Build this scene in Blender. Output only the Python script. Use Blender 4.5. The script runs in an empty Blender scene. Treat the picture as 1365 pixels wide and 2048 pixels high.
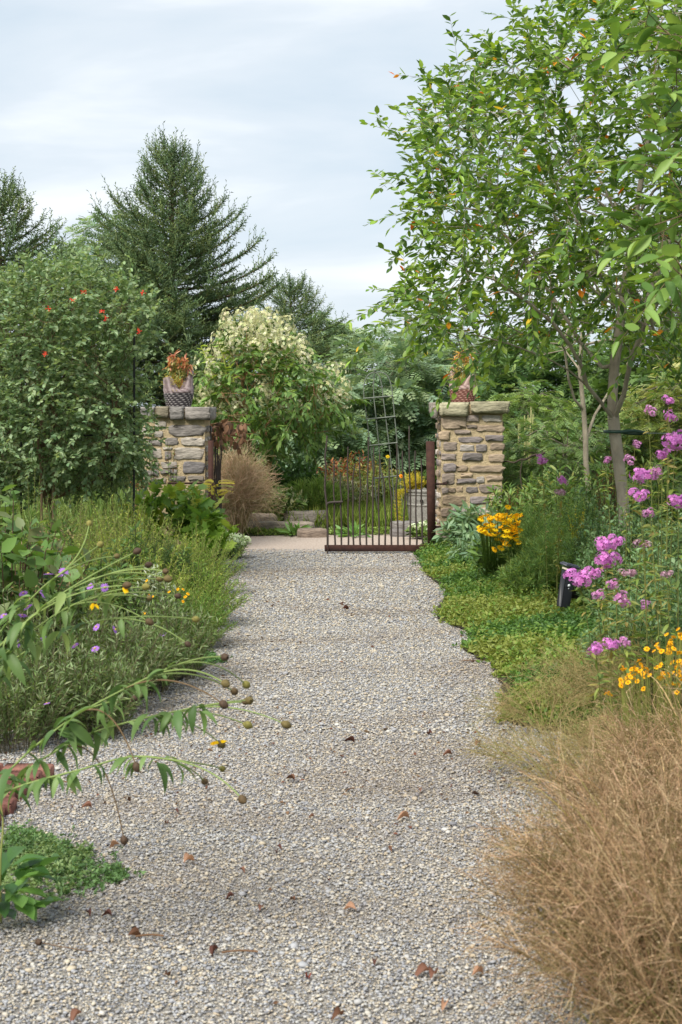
import bpy, math, random
import numpy as np
from math import radians as R, pi, sin, cos

# ------------------------------------------------------------------ camera, sky, sun, exposure
sc = bpy.context.scene
COL = sc.collection
F = 2800.0                 # focal length in photograph pixels (photo 1365 x 2048)
EYE = 1.5                  # camera height, metres
PITCH = math.atan((1024 - 830) / F)
cam = bpy.data.cameras.new('camera'); camo = bpy.data.objects.new('camera', cam); COL.objects.link(camo)
camo.location = (0, 0, EYE); camo.rotation_euler = (pi / 2 - PITCH, 0, 0)
cam.sensor_fit = 'VERTICAL'; cam.sensor_height = 36.0; cam.lens = F / 2048 * 36.0
cam.clip_start = 0.05; cam.clip_end = 6000
cam.dof.use_dof = True; cam.dof.focus_distance = 13.0; cam.dof.aperture_fstop = 9.0
sc.camera = camo

SUN_EL, SUN_AZ = R(50), R(212)      # azimuth clockwise from +Y: behind and to the left of the camera
w = bpy.data.worlds.new('World'); sc.world = w; w.use_nodes = True
nt = w.node_tree; N = nt.nodes; L = nt.links
bg = N['Background']; bg.inputs['Strength'].default_value = 0.1
sky = N.new('ShaderNodeTexSky'); sky.sky_type = 'NISHITA'; sky.sun_disc = False
sky.sun_elevation = SUN_EL; sky.sun_rotation = SUN_AZ; sky.air_density = 1.0; sky.dust_density = 1.5
tc = N.new('ShaderNodeTexCoord'); mp = N.new('ShaderNodeMapping'); mp.inputs['Scale'].default_value = (1.0, 1.0, 4.2)
mp.inputs['Location'].default_value = (0.9, 0.35, 0.1)
L.new(tc.outputs['Generated'], mp.inputs['Vector'])
nz = N.new('ShaderNodeTexNoise'); nz.inputs['Scale'].default_value = 3.0; nz.inputs['Detail'].default_value = 6
nz.inputs['Roughness'].default_value = 0.5; nz.inputs['Distortion'].default_value = 0.3
L.new(mp.outputs[0], nz.inputs['Vector'])
cr = N.new('ShaderNodeValToRGB')
cr.color_ramp.elements[0].position = 0.38; cr.color_ramp.elements[0].color = (4.75, 5.55, 6.25, 1)
cr.color_ramp.elements[1].position = 0.66; cr.color_ramp.elements[1].color = (7.7, 7.9, 8.1, 1)
e = cr.color_ramp.elements.new(0.52); e.color = (5.7, 6.25, 6.75, 1)
L.new(nz.outputs['Fac'], cr.inputs[0])
mx = N.new('ShaderNodeMix'); mx.data_type = 'RGBA'; mx.inputs[0].default_value = 0.9
L.new(sky.outputs[0], mx.inputs[6]); L.new(cr.outputs[0], mx.inputs[7]); L.new(mx.outputs[2], bg.inputs['Color'])

sl = bpy.data.lights.new('sun', 'SUN'); sl.energy = 4.0; sl.angle = R(30); sl.color = (1.0, 0.95, 0.87)
so = bpy.data.objects.new('sun', sl); COL.objects.link(so)
# lamp points along its -Z; the light comes from azimuth SUN_AZ, elevation SUN_EL
so.rotation_euler = (pi / 2 - SUN_EL, 0, pi - SUN_AZ)
sc.view_settings.view_transform = 'Standard'; sc.view_settings.look = 'None'
sc.view_settings.exposure = 0.57; sc.view_settings.gamma = 1.0; sc.view_settings.use_curve_mapping = False
sc.render.engine = 'CYCLES'
sc.cycles.max_bounces = 7; sc.cycles.diffuse_bounces = 4; sc.cycles.transmission_bounces = 5; sc.cycles.transparent_max_bounces = 6
sc.cycles.use_denoising = True; sc.cycles.use_adaptive_sampling = False
sc.cycles.sample_clamp_indirect = 6.0

# ------------------------------------------------------------------ helpers
def at(px, py, d):
    """world point seen at photograph pixel (px,py) standing d metres ahead"""
    u = (np.asarray(px, float) - 682.5) / F; v = (1024 - np.asarray(py, float)) / F
    y = cos(PITCH) + v * sin(PITCH); z = -sin(PITCH) + v * cos(PITCH)
    k = np.asarray(d, float) / y
    return np.stack(np.broadcast_arrays(u * k, np.asarray(d, float), EYE + z * k), -1)
def gnd(px, py, z=0.0):
    """ground point (height z) at photograph pixel"""
    u = (np.asarray(px, float) - 682.5) / F; v = (1024 - np.asarray(py, float)) / F
    y = cos(PITCH) + v * sin(PITCH); zz = -sin(PITCH) + v * cos(PITCH)
    k = (z - EYE) / zz
    return np.stack(np.broadcast_arrays(u * k, y * k, z + 0 * k), -1)
def S(r, g, b, k=1.0):
    f = lambda c: (c / 255 / 12.92) if c / 255 <= 0.04045 else ((c / 255 + 0.055) / 1.055) ** 2.4
    return (f(r) * k, f(g) * k, f(b) * k)
def rng_(s): return np.random.default_rng(s)
def norm(v): return v / np.maximum(np.linalg.norm(v, axis=-1, keepdims=True), 1e-9)
def frames(d, up):
    x = norm(d); y = norm(np.cross(up, x)); z = np.cross(x, y)
    return np.stack([x, y, z], -1)          # columns are the local axes
def in_poly(P, poly):
    poly = np.asarray(poly, float); x, y = P[:, 0], P[:, 1]; inside = np.zeros(len(P), bool)
    j = len(poly) - 1
    for i in range(len(poly)):
        xi, yi = poly[i]; xj, yj = poly[j]
        c = ((yi > y) != (yj > y)) & (x < (xj - xi) * (y - yi) / (yj - yi + 1e-12) + xi)
        inside ^= c; j = i
    return inside
def sample_poly(rng, poly, n):
    poly = np.asarray(poly, float); lo, hi = poly.min(0), poly.max(0); out = np.zeros((0, 2))
    while len(out) < n:
        p = rng.uniform(lo, hi, (n * 2, 2)); out = np.vstack([out, p[in_poly(p, poly)]])
    return out[:n]
def pick(rng, cols, n, jit=0.12):
    c = np.asarray(cols, float)[rng.integers(0, len(cols), n)]
    return c * rng.uniform(1 - jit, 1 + jit, (n, 1)) * rng.uniform(1 - jit / 2, 1 + jit / 2, (n, 3))

class MB:
    """collects vertices, faces (tris and quads) and a colour per vertex into one mesh"""
    def __init__(s): s.v = []; s.t = []; s.q = []; s.c = []; s.n = 0
    def add(s, v, tris=None, quads=None, col=(0.5, 0.5, 0.5)):
        v = np.asarray(v, float).reshape(-1, 3); n = len(v)
        c = np.asarray(col, float)
        s.v.append(v); s.c.append(np.broadcast_to(c, (n, 3)) if c.ndim == 1 else c.reshape(-1, 3))
        if tris is not None and len(tris): s.t.append(np.asarray(tris, int).reshape(-1, 3) + s.n)
        if quads is not None and len(quads): s.q.append(np.asarray(quads, int).reshape(-1, 4) + s.n)
        s.n += n; return s
    def stamp(s, tpl, pos, fr, scale, col):
        """copies a template (verts, tris, quads[, shade]) onto every frame"""
        tv, tt, tq = tpl[:3]; pos = np.asarray(pos, float); n = len(pos)
        if n == 0: return s
        scale = np.asarray(scale, float)
        if scale.ndim == 0: scale = np.full(n, float(scale))
        lv = tv[None] * (scale[:, None, None] if scale.ndim == 1 else scale[:, None, :])
        v = np.einsum('nij,nkj->nki', fr, lv) + pos[:, None, :]
        k = len(tv); off = (np.arange(n) * k)[:, None, None]
        col = np.asarray(col, float)
        if col.ndim == 1: col = np.broadcast_to(col, (n, 3))
        c = np.repeat(col, k, 0)
        if len(tpl) > 3: c = (np.tile(tpl[3], (n, 1)) if tpl[3].ndim == 2 else c * np.tile(tpl[3], n)[:, None])
        s.add(v, (tt[None] + off) if len(tt) else None, (tq[None] + off) if len(tq) else None, c)
        return s
    def tubes(s, p0, p1, r0, r1, col, k=5):
        """one open prism for each segment"""
        p0 = np.asarray(p0, float); p1 = np.asarray(p1, float); n = len(p0)
        if n == 0: return s
        d = norm(p1 - p0); up = np.where(np.abs(d[:, 2:3]) > 0.95, np.array([[1.0, 0.03, 0]]), np.array([[0.0, 0, 1]]))
        fr = frames(d, up); a = np.arange(k) * 2 * pi / k
        ring = fr[:, None, :, 1] * np.cos(a)[None, :, None] + fr[:, None, :, 2] * np.sin(a)[None, :, None]
        r0 = np.broadcast_to(np.asarray(r0, float), n); r1 = np.broadcast_to(np.asarray(r1, float), n)
        v = np.concatenate([p0[:, None] + ring * r0[:, None, None], p1[:, None] + ring * r1[:, None, None]], 1)
        i = np.arange(k); q = np.stack([i, (i + 1) % k, (i + 1) % k + k, i + k], -1)
        col = np.asarray(col, float)
        c = col if col.ndim == 1 else np.repeat(col, 2 * k, 0)
        return s.add(v, None, q[None] + (np.arange(n) * 2 * k)[:, None, None], c)
    def pipe(s, pts, r, col, k=6, cap=True):
        """a continuous tube along a polyline"""
        pts = np.asarray(pts, float); n = len(pts); r = np.broadcast_to(np.asarray(r, float), n)
        d = norm(np.gradient(pts, axis=0)); up = np.array([0.0, 0, 1]) if abs(d[:, 2]).max() < 0.95 else np.array([0.31, 0.95, 0.02])
        fr = frames(d, np.broadcast_to(up, d.shape)); a = np.arange(k) * 2 * pi / k
        v = pts[:, None] + (fr[:, None, :, 1] * np.cos(a)[None, :, None] + fr[:, None, :, 2] * np.sin(a)[None, :, None]) * r[:, None, None]
        i = np.arange(k); q = np.stack([i, (i + 1) % k, (i + 1) % k + k, i + k], -1)[None] + (np.arange(n - 1) * k)[:, None, None]
        s.add(v, None, q, col)
        if cap:
            for e, o in ((0, 0), (n - 1, 1)):
                b = v[e]; s.add(np.vstack([b, pts[e]]), [((j + 1) % k, j, k) if o == 0 else (j, (j + 1) % k, k) for j in range(k)], None, col)
        return s
    def box(s, c, h, col=(0.5, 0.5, 0.5), M=None, bev=0.0):
        """chamfered box: centre c, half sizes h"""
        h = np.asarray(h, float); b = min(bev, h.min() * 0.6)
        if b <= 0:
            v = np.array([(x, y, z) for x in (-1, 1) for y in (-1, 1) for z in (-1, 1)], float) * h
            q = [(0, 1, 3, 2), (4, 6, 7, 5), (0, 4, 5, 1), (2, 3, 7, 6), (0, 2, 6, 4), (1, 5, 7, 3)]; t = None
        else:
            v = []; idx = {}
            for x in (-1, 1):
                for y in (-1, 1):
                    for z in (-1, 1):
                        for ax in range(3):
                            p = np.array((x, y, z), float) * (h - b); p[ax] = (x, y, z)[ax] * h[ax]
                            idx[(x, y, z, ax)] = len(v); v.append(p)
            v = np.array(v); q = []; t = []
            for ax in range(3):
                o = [i for i in range(3) if i != ax]
                for sg in (-1, 1):
                    f = []
                    for a_, b_ in ((-1, -1), (1, -1), (1, 1), (-1, 1)):
                        k = [0, 0, 0]; k[ax] = sg; k[o[0]] = a_; k[o[1]] = b_; f.append(idx[(*k, ax)])
                    q.append(f)
                    for s2 in (-1, 1):
                        pass
            for ax in range(3):           # edge strips run along axis ax
                o = [i for i in range(3) if i != ax]
                for s1 in (-1, 1):
                    for s2 in (-1, 1):
                        f = []
                        for e_, a_ in ((-1, 0), (1, 0), (1, 1), (-1, 1)):
                            k = [0, 0, 0]; k[ax] = e_; k[o[0]] = s1; k[o[1]] = s2; f.append(idx[(*k, o[a_])])
                        q.append(f)
            for x in (-1, 1):
                for y in (-1, 1):
                    for z in (-1, 1): t.append([idx[(x, y, z, a_)] for a_ in range(3)])
        if M is not None: v = v @ np.asarray(M, float).T
        return s.add(v + np.asarray(c, float), t, q, col)
    def mesh(s, name, origin=(0, 0, 0), smooth=False):
        v = np.vstack(s.v) - np.asarray(origin, float); c = np.vstack(s.c)
        t = np.vstack(s.t) if s.t else np.zeros((0, 3), int); q = np.vstack(s.q) if s.q else np.zeros((0, 4), int)
        me = bpy.data.meshes.new(name); me.vertices.add(len(v)); me.vertices.foreach_set('co', v.ravel())
        nl = 3 * len(t) + 4 * len(q); me.loops.add(nl); me.loops.foreach_set('vertex_index', np.concatenate([t.ravel(), q.ravel()]).astype(np.int32))
        me.polygons.add(len(t) + len(q))
        me.polygons.foreach_set('loop_start', np.concatenate([np.arange(len(t)) * 3, 3 * len(t) + np.arange(len(q)) * 4]).astype(np.int32))
        if smooth: me.polygons.foreach_set('use_smooth', np.ones(len(t) + len(q), bool))
        me.update(calc_edges=True)
        at_ = me.color_attributes.new('col', 'FLOAT_COLOR', 'POINT')
        at_.data.foreach_set('color', np.hstack([c, np.ones((len(c), 1))]).astype(np.float32).ravel())
        return me

def tag(o, label=None, cat=None, group=None, kind=None):
    if label: o['label'] = label
    if cat: o['category'] = cat
    if group: o['group'] = group
    if kind: o['kind'] = kind
    return o
def link(name, me, mat=None, parent=None, loc=(0, 0, 0), rot=(0, 0, 0), scale=(1, 1, 1)):
    o = bpy.data.objects.new(name, me); COL.objects.link(o)
    if mat is not None and not len(me.materials): me.materials.append(mat)
    if parent is not None: o.parent = parent
    o.location = loc; o.rotation_euler = rot; o.scale = scale
    return o
def thing(name, label, cat, loc=(0, 0, 0), rz=0.0, group=None, scale=1.0):
    o = bpy.data.objects.new(name, None); COL.objects.link(o); o.empty_display_size = 0.1
    o.location = tuple(float(a) for a in loc); o.rotation_euler = (0, 0, rz); o.scale = (scale,) * 3
    return tag(o, label, cat, group)
def part(name, mb, mat, parent, world=False, kind=None, label=None, smooth=False):
    """a mesh under its thing; world=True when the mesh was laid out in world coordinates"""
    o = link(name, mb.mesh(name, parent.location if world else (0, 0, 0), smooth), mat, parent)
    return tag(o, label, kind=kind)
def copy_tree(o, parent=None, **kw):
    c = o.copy(); COL.objects.link(c); c.parent = parent
    for ch in list(o.children): copy_tree(ch, c)
    if parent is None:
        for k in ('label', 'group'):
            if k in kw: c[k] = kw[k]
        if 'loc' in kw: c.location = kw['loc']
        if 'rz' in kw: c.rotation_euler = (0, 0, kw['rz'])
        if 'scale' in kw: c.scale = (kw['scale'],) * 3
    return c
def one(name, mb, mat, label, cat, group=None, smooth=False, loc=None):
    """a thing that is a single mesh"""
    o = link(name, mb.mesh(name, loc if loc is not None else (0, 0, 0), smooth), mat, loc=loc if loc is not None else (0, 0, 0))
    return tag(o, label, cat, group)
def struct(name, mb, mat, kind='structure', label=None, smooth=False):
    return tag(link(name, mb.mesh(name, smooth=smooth), mat), label, kind=kind)

# ------------------------------------------------------------------ materials
def newmat(name):
    m = bpy.data.materials.new(name); m.use_nodes = True
    n = m.node_tree.nodes; return m, n, m.node_tree.links, n['Principled BSDF']
def leafmat(name, transl=0.35, rough=0.55, spec=0.3, gain=(1, 1, 1), tcol=(1.2, 1.12, 0.6), sat=0.96):
    """leaf: per-leaf colour attribute, glossy top, light shining through"""
    m, n, l, p = newmat(name)
    a = n.new('ShaderNodeAttribute'); a.attribute_name = 'col'
    g = n.new('ShaderNodeMix'); g.data_type = 'RGBA'; g.blend_type = 'MULTIPLY'; g.inputs[0].default_value = 1.0
    g.inputs[7].default_value = (*gain, 1); hs = n.new('ShaderNodeHueSaturation'); hs.inputs['Saturation'].default_value = sat; l.new(a.outputs['Color'], hs.inputs['Color']); l.new(hs.outputs[0], g.inputs[6])
    p.inputs['Roughness'].default_value = rough; p.inputs['Specular IOR Level'].default_value = spec
    l.new(g.outputs[2], p.inputs['Base Color'])
    t = n.new('ShaderNodeBsdfTranslucent'); tm = n.new('ShaderNodeMix'); tm.data_type = 'RGBA'; tm.blend_type = 'MULTIPLY'
    tm.inputs[0].default_value = 1.0; tm.inputs[7].default_value = (*tcol, 1); l.new(g.outputs[2], tm.inputs[6]); l.new(tm.outputs[2], t.inputs['Color'])
    s = n.new('ShaderNodeMixShader'); s.inputs[0].default_value = transl
    l.new(p.outputs[0], s.inputs[1]); l.new(t.outputs[0], s.inputs[2]); l.new(s.outputs[0], n['Material Output'].inputs[0])
    return m
def attrmat(name, rough=0.8, spec=0.3, metal=0.0, noise=0.0, nscale=8.0, bump=0.0, bscale=40.0, stretch=(1, 1, 1)):
    """solid: colour attribute broken up by noise, with fine relief"""
    m, n, l, p = newmat(name)
    a = n.new('ShaderNodeAttribute'); a.attribute_name = 'col'; src = a.outputs['Color']
    tc = n.new('ShaderNodeTexCoord'); mp = n.new('ShaderNodeMapping'); mp.inputs['Scale'].default_value = stretch
    l.new(tc.outputs['Object'], mp.inputs['Vector'])
    if noise:
        z = n.new('ShaderNodeTexNoise'); z.inputs['Scale'].default_value = nscale; z.inputs['Detail'].default_value = 6; z.inputs['Roughness'].default_value = 0.65
        l.new(mp.outputs[0], z.inputs['Vector'])
        mr = n.new('ShaderNodeMapRange'); mr.inputs[1].default_value = 0.3; mr.inputs[2].default_value = 0.7
        mr.inputs[3].default_value = 1 - noise; mr.inputs[4].default_value = 1 + noise; l.new(z.outputs['Fac'], mr.inputs[0])
        x = n.new('ShaderNodeMix'); x.data_type = 'RGBA'; x.blend_type = 'MULTIPLY'; x.inputs[0].default_value = 1
        l.new(src, x.inputs[6]); l.new(mr.outputs[0], x.inputs[7]); src = x.outputs[2]
    l.new(src, p.inputs['Base Color']); p.inputs['Roughness'].default_value = rough
    p.inputs['Specular IOR Level'].default_value = spec; p.inputs['Metallic'].default_value = metal
    if bump:
        z2 = n.new('ShaderNodeTexNoise'); z2.inputs['Scale'].default_value = bscale; z2.inputs['Detail'].default_value = 8
        l.new(mp.outputs[0], z2.inputs['Vector'])
        b = n.new('ShaderNodeBump'); b.inputs['Strength'].default_value = bump; b.inputs['Distance'].default_value = 0.02
        l.new(z2.outputs['Fac'], b.inputs['Height']); l.new(b.outputs[0], p.inputs['Normal'])
    return m
def rampmat(name, stops, scale, coord='Position', detail=6, rough=0.9, bump=0.0, bscale=None, rand=False, patch=None):
    """noise (or per-instance random) through a colour ramp"""
    m, n, l, p = newmat(name)
    r = n.new('ShaderNodeValToRGB'); el = r.color_ramp.elements
    el[0].position, el[0].color = stops[0][0], (*stops[0][1], 1); el[1].position, el[1].color = stops[-1][0], (*stops[-1][1], 1)
    for q, c in stops[1:-1]: x = el.new(q); x.color = (*c, 1)
    geo = n.new('ShaderNodeNewGeometry')
    if rand:
        oi = n.new('ShaderNodeObjectInfo'); l.new(oi.outputs['Random'], r.inputs[0])
    else:
        z = n.new('ShaderNodeTexNoise'); z.inputs['Scale'].default_value = scale; z.inputs['Detail'].default_value = detail
        l.new(geo.outputs['Position'], z.inputs['Vector']); l.new(z.outputs['Fac'], r.inputs[0])
    src = r.outputs[0]
    if patch:
        pc, ps, lo, hi, amt = patch
        mp = n.new('ShaderNodeMapping'); mp.inputs['Scale'].default_value = (0.5, 1.0, 1.0); mp.inputs['Location'].default_value = (3.1, 1.7, 0); l.new(geo.outputs['Position'], mp.inputs['Vector'])
        z = n.new('ShaderNodeTexNoise'); z.inputs['Scale'].default_value = ps; z.inputs['Detail'].default_value = 6; z.inputs['Distortion'].default_value = 0.8; l.new(mp.outputs[0], z.inputs['Vector'])
        mr = n.new('ShaderNodeMapRange'); mr.inputs[1].default_value = lo; mr.inputs[2].default_value = hi; mr.inputs[4].default_value = amt
        l.new(z.outputs['Fac'], mr.inputs[0])
        x = n.new('ShaderNodeMix'); x.data_type = 'RGBA'; l.new(mr.outputs[0], x.inputs[0]); l.new(src, x.inputs[6]); x.inputs[7].default_value = (*pc, 1); src = x.outputs[2]
    l.new(src, p.inputs['Base Color']); p.inputs['Roughness'].default_value = rough; p.inputs['Specular IOR Level'].default_value = 0.25
    if bump:
        z = n.new('ShaderNodeTexNoise'); z.inputs['Scale'].default_value = bscale; z.inputs['Detail'].default_value = 8
        l.new(geo.outputs['Position'], z.inputs['Vector'])
        b = n.new('ShaderNodeBump'); b.inputs['Strength'].default_value = bump; b.inputs['Distance'].default_value = 0.03
        l.new(z.outputs['Fac'], b.inputs['Height']); l.new(b.outputs[0], p.inputs['Normal'])
    return m

GN = (1.08, 1.06, 1.0)
M_LEAF = leafmat('leaf', 0.40, 0.5, 0.35, GN)
M_GLOSSY = leafmat('glossy_leaf', 0.44, 0.38, 0.5, (1.32, 1.28, 1.1), sat=1.0)
M_FINE = leafmat('fine_foliage', 0.42, 0.7, 0.15, (1.2, 1.18, 1.08))
M_NEEDLE = leafmat('needle', 0.2, 0.65, 0.2, (1.08, 1.08, 1.0))
M_PETAL = leafmat('petal', 0.35, 0.7, 0.1, (1.2, 1.2, 1.2), tcol=(1, 1, 1), sat=1.0)
M_DRY = leafmat('dry_stalk', 0.35, 0.7, 0.2, (1.2, 1.2, 1.2), tcol=(1.1, 1, 0.8))
M_BARK = attrmat('bark', 0.9, 0.2, noise=0.35, nscale=9, bump=0.5, bscale=25, stretch=(1, 1, 0.5))
M_STEM = attrmat('stem', 0.7, 0.3)
M_STONE = attrmat('field_stone', 0.88, 0.25, noise=0.45, nscale=14, bump=0.6, bscale=30, stretch=(0.6, 0.6, 1.8))
M_MORTAR = attrmat('mortar', 0.95, 0.15, noise=0.22, nscale=12, bump=0.6, bscale=60)
M_RUST = attrmat('rusty_steel', 0.85, 0.3, noise=0.35, nscale=20, bump=0.25, bscale=120)
M_IRON = attrmat('old_iron', 0.7, 0.4, noise=0.3, nscale=30)
M_CLAY = attrmat('painted_clay', 0.8, 0.3, noise=0.25, nscale=25, bump=0.2, bscale=80)
M_BRICK = attrmat('brick', 0.9, 0.2, noise=0.3, nscale=22, bump=0.4, bscale=90)
M_PLASTIC = attrmat('dark_plastic', 0.45, 0.5)
M_SOIL = rampmat('soil', [(0.3, (0.02, 0.016, 0.010)), (0.55, (0.045, 0.04, 0.02)), (0.75, (0.07, 0.065, 0.035))], 14, bump=0.8, bscale=25)
M_TURF = rampmat('meadow_ground', [(0.3, (0.03, 0.05, 0.015)), (0.55, (0.06, 0.085, 0.028)), (0.75, (0.10, 0.11, 0.045))], 1.3, bump=0.8, bscale=12)
PEB = [(0.0, S(110, 111, 116)), (0.18, S(142, 143, 147)), (0.40, S(160, 161, 163)), (0.58, S(174, 170, 161)), (0.72, S(184, 174, 154)), (0.84, S(164, 150, 128)), (0.92, S(192, 190, 184)), (1.0, S(142, 130, 118))]
DEB = (S(118, 100, 80), 0.8, 0.48, 0.66, 0.42)
M_PEBBLE = rampmat('crushed_stone', PEB, 1, rand=True, rough=0.85, patch=DEB)
M_GRAVEL = rampmat('gravel_bed', [(0.32, S(110, 106, 100)), (0.45, S(136, 132, 127)), (0.55, S(154, 150, 142)), (0.66, S(168, 158, 142))], 55, detail=3, bump=1.0, bscale=60, patch=DEB)
M_PINKGRAVEL = rampmat('fine_pink_gravel', [(0.3, S(146, 128, 116)), (0.5, S(172, 158, 146)), (0.7, S(184, 173, 162))], 40, detail=6, bump=0.6, bscale=60)

# ------------------------------------------------------------------ leaf templates (along +X, length 1)
def leaf_t(wd=0.4, n=3, fold=0.12, droop=0.15, peak=0.45):
    """pointed leaf with a folded midrib: (verts, tris, quads)"""
    st = np.linspace(0, 1, n + 1); V = [(0, 0, 0)]; T = []; Q = []
    for t in st[1:-1]:
        hw = wd / 2 * (sin(pi * t ** (math.log(0.5) / math.log(peak)))) ** 0.8
        z = -droop * t * t
        V += [(t, -hw, z + fold * hw), (t, 0, z - fold * hw), (t, hw, z + fold * hw)]
    V.append((1, 0, -droop)); m = len(V) - 1
    T += [(0, 1, 2), (0, 2, 3)]
    for i in range(n - 2):
        a = 1 + 3 * i; Q += [(a, a + 3, a + 4, a + 1), (a + 1, a + 4, a + 5, a + 2)]
    a = 1 + 3 * (n - 2); T += [(a, m, a + 1), (a + 1, m, a + 2)]
    return np.array(V, float), np.array(T), np.array(Q).reshape(-1, 4)
def diamond_t(wd=0.4, peak=0.45, droop=0.1):
    return np.array([(0, 0, 0), (peak, -wd / 2, 0.04), (1, 0, -droop), (peak, wd / 2, 0.04)], float), np.array([(0, 1, 2), (0, 2, 3)]), np.zeros((0, 4), int)
def blade_t(wd=0.03, droop=0.3):
    V = [(0, -wd / 2, 0), (0, wd / 2, 0), (0.45, -wd / 2.4, -droop * 0.12), (0.45, wd / 2.4, -droop * 0.12), (0.8, -wd / 4, -droop * .5), (0.8, wd / 4, -droop * .5), (1, 0, -droop)]
    return np.array(V, float), np.array([(4, 6, 5)]), np.array([(0, 2, 3, 1), (2, 4, 5, 3)])
def frond_t(pairs=6, ll=0.2, lw=0.07, droop=0.25):
    """pinnate leaf: diamonds along a drooping rib"""
    V = []; T = []
    for i in range(pairs):
        t = 0.2 + 0.75 * i / (pairs - 1); le = ll * (1 - 0.45 * abs(t - 0.5) * 2)
        for sg in (-1, 1):
            b = np.array((t, 0, -droop * t * t)); d = np.array((0.45, sg * 0.85, -0.15)); d /= np.linalg.norm(d)
            pr = np.array((0.8, -sg * 0.5, 0.1)); k = len(V)
            V += [b, b + d * le * 0.5 + pr * lw * 0.6, b + d * le, b + d * le * 0.5 - pr * lw * 0.6]; T += [(k, k + 1, k + 2), (k, k + 2, k + 3)]
    return np.array(V), np.array(T), np.zeros((0, 4), int)
def brush_t(n=14, rad=1.0, seed=0, wd=0.05):
    """needle-covered shoot of length 1; local Y/Z carry the needle length"""
    rg = rng_(seed); V = []; T = []
    for i in range(n):
        t = (i + 0.3) / n; a = i * 2.4 + rg.uniform(-.3, .3); c, s_ = cos(a), sin(a); k = len(V)
        V += [(t, -s_ * 0.12, c * 0.12), (t + wd, s_ * 0.12, -c * 0.12), (min(t + 0.16, 1.06), c * rad, s_ * rad)]; T.append((k, k + 1, k + 2))
    k = len(V); V += [(0, 0.16, 0), (0, -0.08, 0.14), (0, -0.08, -0.14), (1.0, 0, 0)]; T += [(k, k + 1, k + 3), (k + 1, k + 2, k + 3), (k + 2, k, k + 3)]
    return np.array(V, float), np.array(T), np.zeros((0, 4), int)

# ------------------------------------------------------------------ plants: generators
def bez(P0, P1, P2, t):
    t = np.asarray(t, float)[..., None]
    return (1 - t) ** 2 * P0 + 2 * t * (1 - t) * P1 + t * t * P2
def beztan(P0, P1, P2, t):
    t = np.asarray(t, float)[..., None]
    return norm(2 * (1 - t) * (P1 - P0) + 2 * t * (P2 - P1))
def stems(rng, n, h, spread, base_r=0.1, arch=0.35, hj=0.25, dome=0.35):
    a = rng.uniform(0, 2 * pi, n); u = np.sqrt(rng.uniform(0, 1, n))
    ab = a + rng.uniform(-.5, .5, n)
    P0 = np.stack([np.cos(ab) * base_r * u, np.sin(ab) * base_r * u, np.zeros(n)], -1)
    hh = h * (1 - dome * u ** 2) * rng.uniform(1 - hj, 1, n)
    P2 = np.stack([np.cos(a) * spread * u, np.sin(a) * spread * u, hh], -1)
    P1 = P0 + (P2 - P0) * np.stack([np.full(n, arch)] * 2 + [np.full(n, 0.62)], -1)
    return P0, P1, P2
def bush_parts(rng, n, h, spread, tpl, ll, lps, cols, base_r=0.12, start=0.15, ang=0.9, arch=0.35, dome=0.35, hj=0.25, r=0.003, stemcol=(0.07, 0.09, 0.03), updir=0.5, segs=3, llj=0.3, tip=1.0, droop=0.0):
    P0, P1, P2 = stems(rng, n, h, spread, base_r, arch, hj, dome)
    ts = np.linspace(0, 1, segs + 1); sp = bez(P0[:, None], P1[:, None], P2[:, None], np.broadcast_to(ts, (n, segs + 1)))
    st = MB().tubes(sp[:, :-1].reshape(-1, 3), sp[:, 1:].reshape(-1, 3), r, r * 0.7, stemcol, 3)
    t = start + (1 - start) * (np.arange(lps)[None] + rng.uniform(0, 1, (n, lps))) / lps
    P = bez(P0[:, None], P1[:, None], P2[:, None], t).reshape(-1, 3); D = beztan(P0[:, None], P1[:, None], P2[:, None], t).reshape(-1, 3)
    m = len(P); q = norm(np.cross(D, rng.normal(size=(m, 3))))
    an = ang * rng.uniform(0.6, 1.25, m)[:, None]
    ld = norm(D * np.cos(an) + q * np.sin(an) + np.array([0, 0, -droop])); up = norm(np.array([0, 0, 1.0]) * updir + rng.normal(size=(m, 3)) * 0.4 + D * 0.2)
    lv = MB().stamp(tpl, P, frames(ld, up), ll * rng.uniform(1 - llj, 1 + llj, m) * (1 - (1 - tip) * t.ravel()), pick(rng, cols, m))
    return st, lv, P2, beztan(P0, P1, P2, np.ones(n))

def grow(init, targets, step, rng, pen=0.25, wob=0.06):
    """joins every target to the nearest limb: node positions, parents, end node of every target"""
    pos = [np.array(p, float) for p, _ in init]; par = [q for _, q in init]; ln = [0.0] * len(pos)
    for i in range(1, len(pos)): ln[i] = ln[par[i]] + np.linalg.norm(pos[i] - pos[par[i]])
    A = np.zeros((len(pos) + len(targets) * 60, 3)); B = np.zeros(len(A)); n = len(pos); A[:n] = pos; B[:n] = ln
    PAR = np.zeros(len(A), int); PAR[:n] = par; ends = []
    root = A[0]; order = np.argsort(np.linalg.norm(targets - A[n - 1], axis=1)); ne = np.zeros(len(targets), int)
    for k in order:
        t = targets[k]; d = np.linalg.norm(A[:n] - t, axis=1); c = d + pen * B[:n]; c[0] += 5; i = int(np.argmin(c)); di = d[i]
        m = max(1, int(di / step)); p0 = A[i]; pd = A[i] - A[PAR[i]] if i else np.array([0, 0, 1.0]); nd = np.linalg.norm(pd)
        ctl = p0 + (pd / max(nd, 1e-6)) * di * 0.3 + (t - p0) * 0.3
        prev = i
        for j in range(1, m + 1):
            if n >= len(A): break
            s = j / m; q = (1 - s) ** 2 * p0 + 2 * s * (1 - s) * ctl + s * s * t
            if j < m: q = q + rng.normal(size=3) * wob * step
            A[n] = q; PAR[n] = prev; B[n] = B[prev] + np.linalg.norm(q - A[prev]); prev = n; n += 1
        ne[k] = prev
    return A[:n], PAR[:n], ne
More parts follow.
